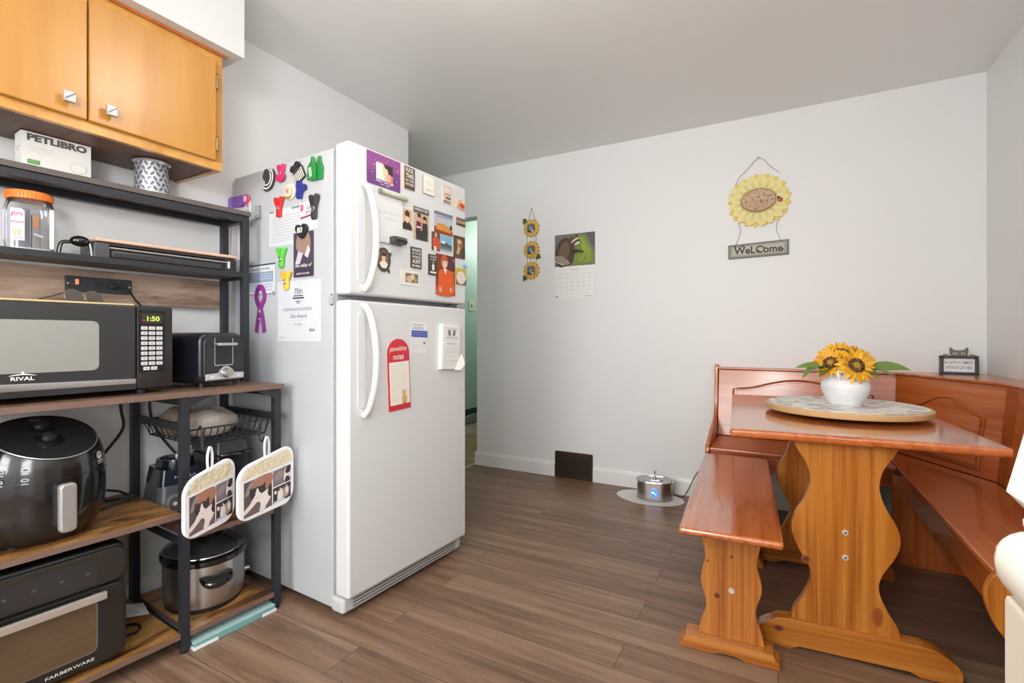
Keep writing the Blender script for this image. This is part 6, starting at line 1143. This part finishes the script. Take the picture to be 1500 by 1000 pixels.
def lump(c, r, sx, sy, sz, mat, seed):
    rnd = random.Random(seed); n = 28; k = 14; vs = [(0, 0, -1)]; 
    pts = []
    for i in range(1, k):
        for j in range(n):
            a = 2*pi*j/n; th = pi*i/k; rr = 1+0.05*sin(3*a+seed)+0.04*sin(5*th+2*a)+0.025*rnd.uniform(-1, 1)
            x, y, z = sin(th)*cos(a)*rr, sin(th)*sin(a)*rr, -cos(th)*rr; z = max(z, -0.72); pts.append((c[0]+x*r*sx, c[1]+y*r*sy, c[2]+z*r*sz))
    vs = pts+[(c[0], c[1], c[2]-0.72*r*sz), (c[0], c[1], c[2]+r*sz)]
    fs = [(i*n+j, i*n+(j+1) % n, (i+1)*n+(j+1) % n, (i+1)*n+j) for i in range(k-2) for j in range(n)]
    fs += [(len(pts), (j+1) % n, j) for j in range(n)]+[(len(pts)+1, (k-2)*n+j, (k-2)*n+(j+1) % n) for j in range(n)]
    b.add(vs, fs, mat)
BAGM = paint('beige_wrap', 172, 160, 150, 0.4, 0.5, 40)
lump((0.150, 0.165, 0.712), 0.043, 2.3, 1.6, 1.30, BAGM, 1); lump((0.090, 0.265, 0.714), 0.040, 1.6, 1.4, 1.45, paint('brown_wrap', 142, 126, 108, 0.4, 0.5, 40), 4)
on_rack(tag(b.build('bread_bag'), 'beige plastic-wrapped bundle lying in the wire basket', 'bag'), 0, 0, 0)

# ------------------------------------------------------------------ bottom shelves: toaster oven, slow cooker, papers, tray
t = rthing('toaster_oven', 'black toaster oven with a silver handle on the bottom rack shelf', 'toaster oven', -0.600, 0.004, 0.0706)
OW, OH = 0.447, 0.352; OB = C(28, 27, 26, 0.25, 0, 0.5)
b = MB(); b.prism(rrect(0, 0.014, OW, OH, 0.030, 6), 0.012, 0.34, C(20, 20, 22, 0.2, 0, 0.6), 'xz', 0.010, 3)
for x in (0.05, OW-0.05):
    for y in (0.05, 0.30): b.cyl((x, y, 0), (x, y, 0.018), 0.013, M_BLACKM)
b.build('body', t)
b = MB(); b.prism(rrect(0.008, 0.246, OW-0.010, OH-0.010, 0.022, 6), 0.0, 0.014, C(46, 43, 40, 0.25, 0.2, 0.4), 'xz', 0.005, 2); b.face(-0.0002); b.poly(rrect(0.03, 0.258, OW-0.075, 0.325, 0.014), C(36, 38, 42, 0.1, 0, 0.8)); 
for k in range(6): b.layer = 1; b.ell(0.07+k*0.056, 0.290, 0.005, 0.004, C(64, 66, 70), 12)
b.build('control_panel', t)
b = MB(); b.prism(rrect(0.008, 0.026, OW-0.010, 0.240, 0.020, 6), -0.002, 0.014, OB, 'xz', 0.005, 2); do = b.build('door', t)
b = MB(); b.face(-0.0022); b.poly(rrect(0.028, 0.062, OW-0.075, 0.208, 0.016), C(150, 142, 128, 0.15, 0.6)); b.poly(rrect(0.031, 0.065, OW-0.078, 0.205, 0.014), C(84, 68, 48, 0.12, 0, 1.0)); b.lines(0.036, OW-0.084, (0.150, 0.128, 0.104), 0.0012, C(120, 102, 78)); b.build('window', do)
b = MB(); b.prism(rrect(0.022, 0.214, OW-0.062, 0.236, 0.004), -0.034, -0.022, C(206, 200, 194, 0.3, 0.7), 'xz', 0.003); b.box(0.035, -0.023, 0.218, 0.05, 0.0, 0.232, M_BLACKM); b.box(OW-0.09, -0.023, 0.218, OW-0.075, 0.0, 0.232, M_BLACKM); b.build('handle', do)
b = MB(); b.face(-0.0022); b.text('FARBERWARE', 0.312, 0.044, 0.104, 0.0085, C(206, 206, 204, 0.5), 0.006); b.build('brand_lettering', do)
b = MB(); b.tube(catmull([(-0.14, 0.15, 0.09), (-0.12, 0.13, 0.078), (-0.09, 0.125, 0.0755), (-0.07, 0.155, 0.0755), (-0.08, 0.19, 0.0755), (-0.12, 0.205, 0.0755), (-0.14, 0.22, 0.09)], 7), 0.004, M_CORD); on_rack(tag(b.build('power_cord'), 'black cord looped on the bottom shelf right of toaster oven', 'cord'), 0, 0, 0)
t = rthing('slow_cooker', 'oval stainless slow cooker with black rim and glass lid on bottom shelf', 'slow cooker', 0.150, 0.198, 0.0666, radians(-16))
cx_, cy_ = 0.130, 0.150
b = MB(); b.lathe([(0, 0), (0.93, 0), (0.95, 0.006), (0.95, 0.016), (0, 0.016)], M_BLACKM, 56, None, cx_, cy_); b.build('base', t)
b = MB(); b.lathe([(0.94, 0.014), (0.97, 0.018), (1.0, 0.06), (1.0, 0.158), (0.99, 0.164)], M_STEELV, 64, None, cx_, cy_); b.build('wrap', t)
b = MB(); b.lathe([(0.97, 0.162), (1.05, 0.164), (1.07, 0.172), (1.06, 0.182), (1.0, 0.188), (0.96, 0.184), (0.92, 0.16), (0.80, 0.05), (0.0, 0.045)], M_BLACK, 64, None, cx_, cy_); b.build('crock', t)
b = MB(); b.lathe([(0.97, 0.189), (0.985, 0.191), (0.96, 0.195), (0.90, 0.200), (0.6, 0.216), (0.0, 0.224)], C(58, 58, 60, 0.06, 0, 1.0), 56, None, cx_, cy_); ld = b.build('lid', t)
b = MB(); b.lathe([(0, 0.222), (0.014, 0.222), (0.012, 0.236), (0.026, 0.246), (0.026, 0.254), (0.018, 0.258), (0, 0.259)], M_BLACK, 28); b.build('knob', ld)
b = MB(); b.tube([((0.99)*cx_*cos(a), 0.99*cy_*sin(a), 0.1915) for a in [2*pi*k/56 for k in range(56)]], 0.002, M_CHROME, 6, closed=True); b.build('lid_band', ld)
for sg in (-1, 1):
    b = MB(); M = RZ(0 if sg < 0 else pi) @ TR(0.012, -cy_, 0.110)
    b.prism(catmull([(-0.048, 0.022), (-0.044, -0.006), (-0.02, -0.026), (0.02, -0.026), (0.044, -0.006), (0.048, 0.022), (0.0, 0.018)], 5, True), -0.006, 0.012, M_BLACKM, 'xz', 0.003, M=M); b.tube(catmull([(-0.042, -0.006, 0.012), (-0.034, -0.024, 0.004), (0, -0.032, 0.0), (0.034, -0.024, 0.004), (0.042, -0.006, 0.012)], 5), 0.009, M_BLACK, 10, M=M); b.build('handle', t)
b = MB(); b.cyl((cx_*0.97, 0.02, 0.05), (cx_*0.97+0.028, 0.02, 0.05), 0.012, M_CHROME); b.build('dial', t)
b = MB(); b.add([(-0.105, 0.280, 0.074), (-0.020, 0.215, 0.0735), (-0.008, 0.295, 0.083), (-0.07, 0.350, 0.086), (-0.06, 0.305, 0.090)], [(0, 1, 4), (1, 2, 4), (2, 3, 4), (3, 0, 4)], M_PAPER)
b.add([(-0.105, 0.280, 0.0732), (-0.020, 0.215, 0.0727), (-0.008, 0.295, 0.0822), (-0.07, 0.350, 0.0852), (-0.06, 0.305, 0.0892)], [(4, 1, 0), (4, 2, 1), (4, 3, 2), (4, 0, 3)], M_PAPER)
for k in range(5):
    u = 0.2+0.13*k; A = Vector((-0.105, 0.280, 0.074)).lerp(Vector((-0.06, 0.305, 0.090)), u); B_ = Vector((-0.020, 0.215, 0.0735)).lerp(Vector((-0.06, 0.305, 0.090)), u); b.tube([tuple(A.lerp(B_, 0.15)+Vector((0, 0, 0.0008))), tuple(A.lerp(B_, 0.85)+Vector((0, 0, 0.0008)))], 0.0007, C(176, 178, 184), 4)
on_rack(tag(b.build('paper_leaflet'), 'folded white paper leaflet on the bottom shelf beside the slow cooker', 'leaflet'), 0, 0, 0)
b = MB(); TL = C(116, 164, 166, 0.4); b.box(0.020, -0.012, 0.0, 0.300, 0.30, 0.022, TL, 0.003); b.box(0.018, -0.015, 0.0, 0.095, 0.10, 0.011, C(222, 224, 220, 0.5), 0.002); b.box(0.250, -0.015, 0.0, 0.304, 0.10, 0.011, C(222, 224, 220, 0.5), 0.002); b.box(0.019, -0.013, 0.0222, 0.301, 0.30, 0.0245, C(168, 198, 198, 0.3), 0.001)
on_rack(tag(b.build('floor_scale'), 'flat teal glass slab with white corners on the floor under the rack', 'scale'), 0, 0, 0)
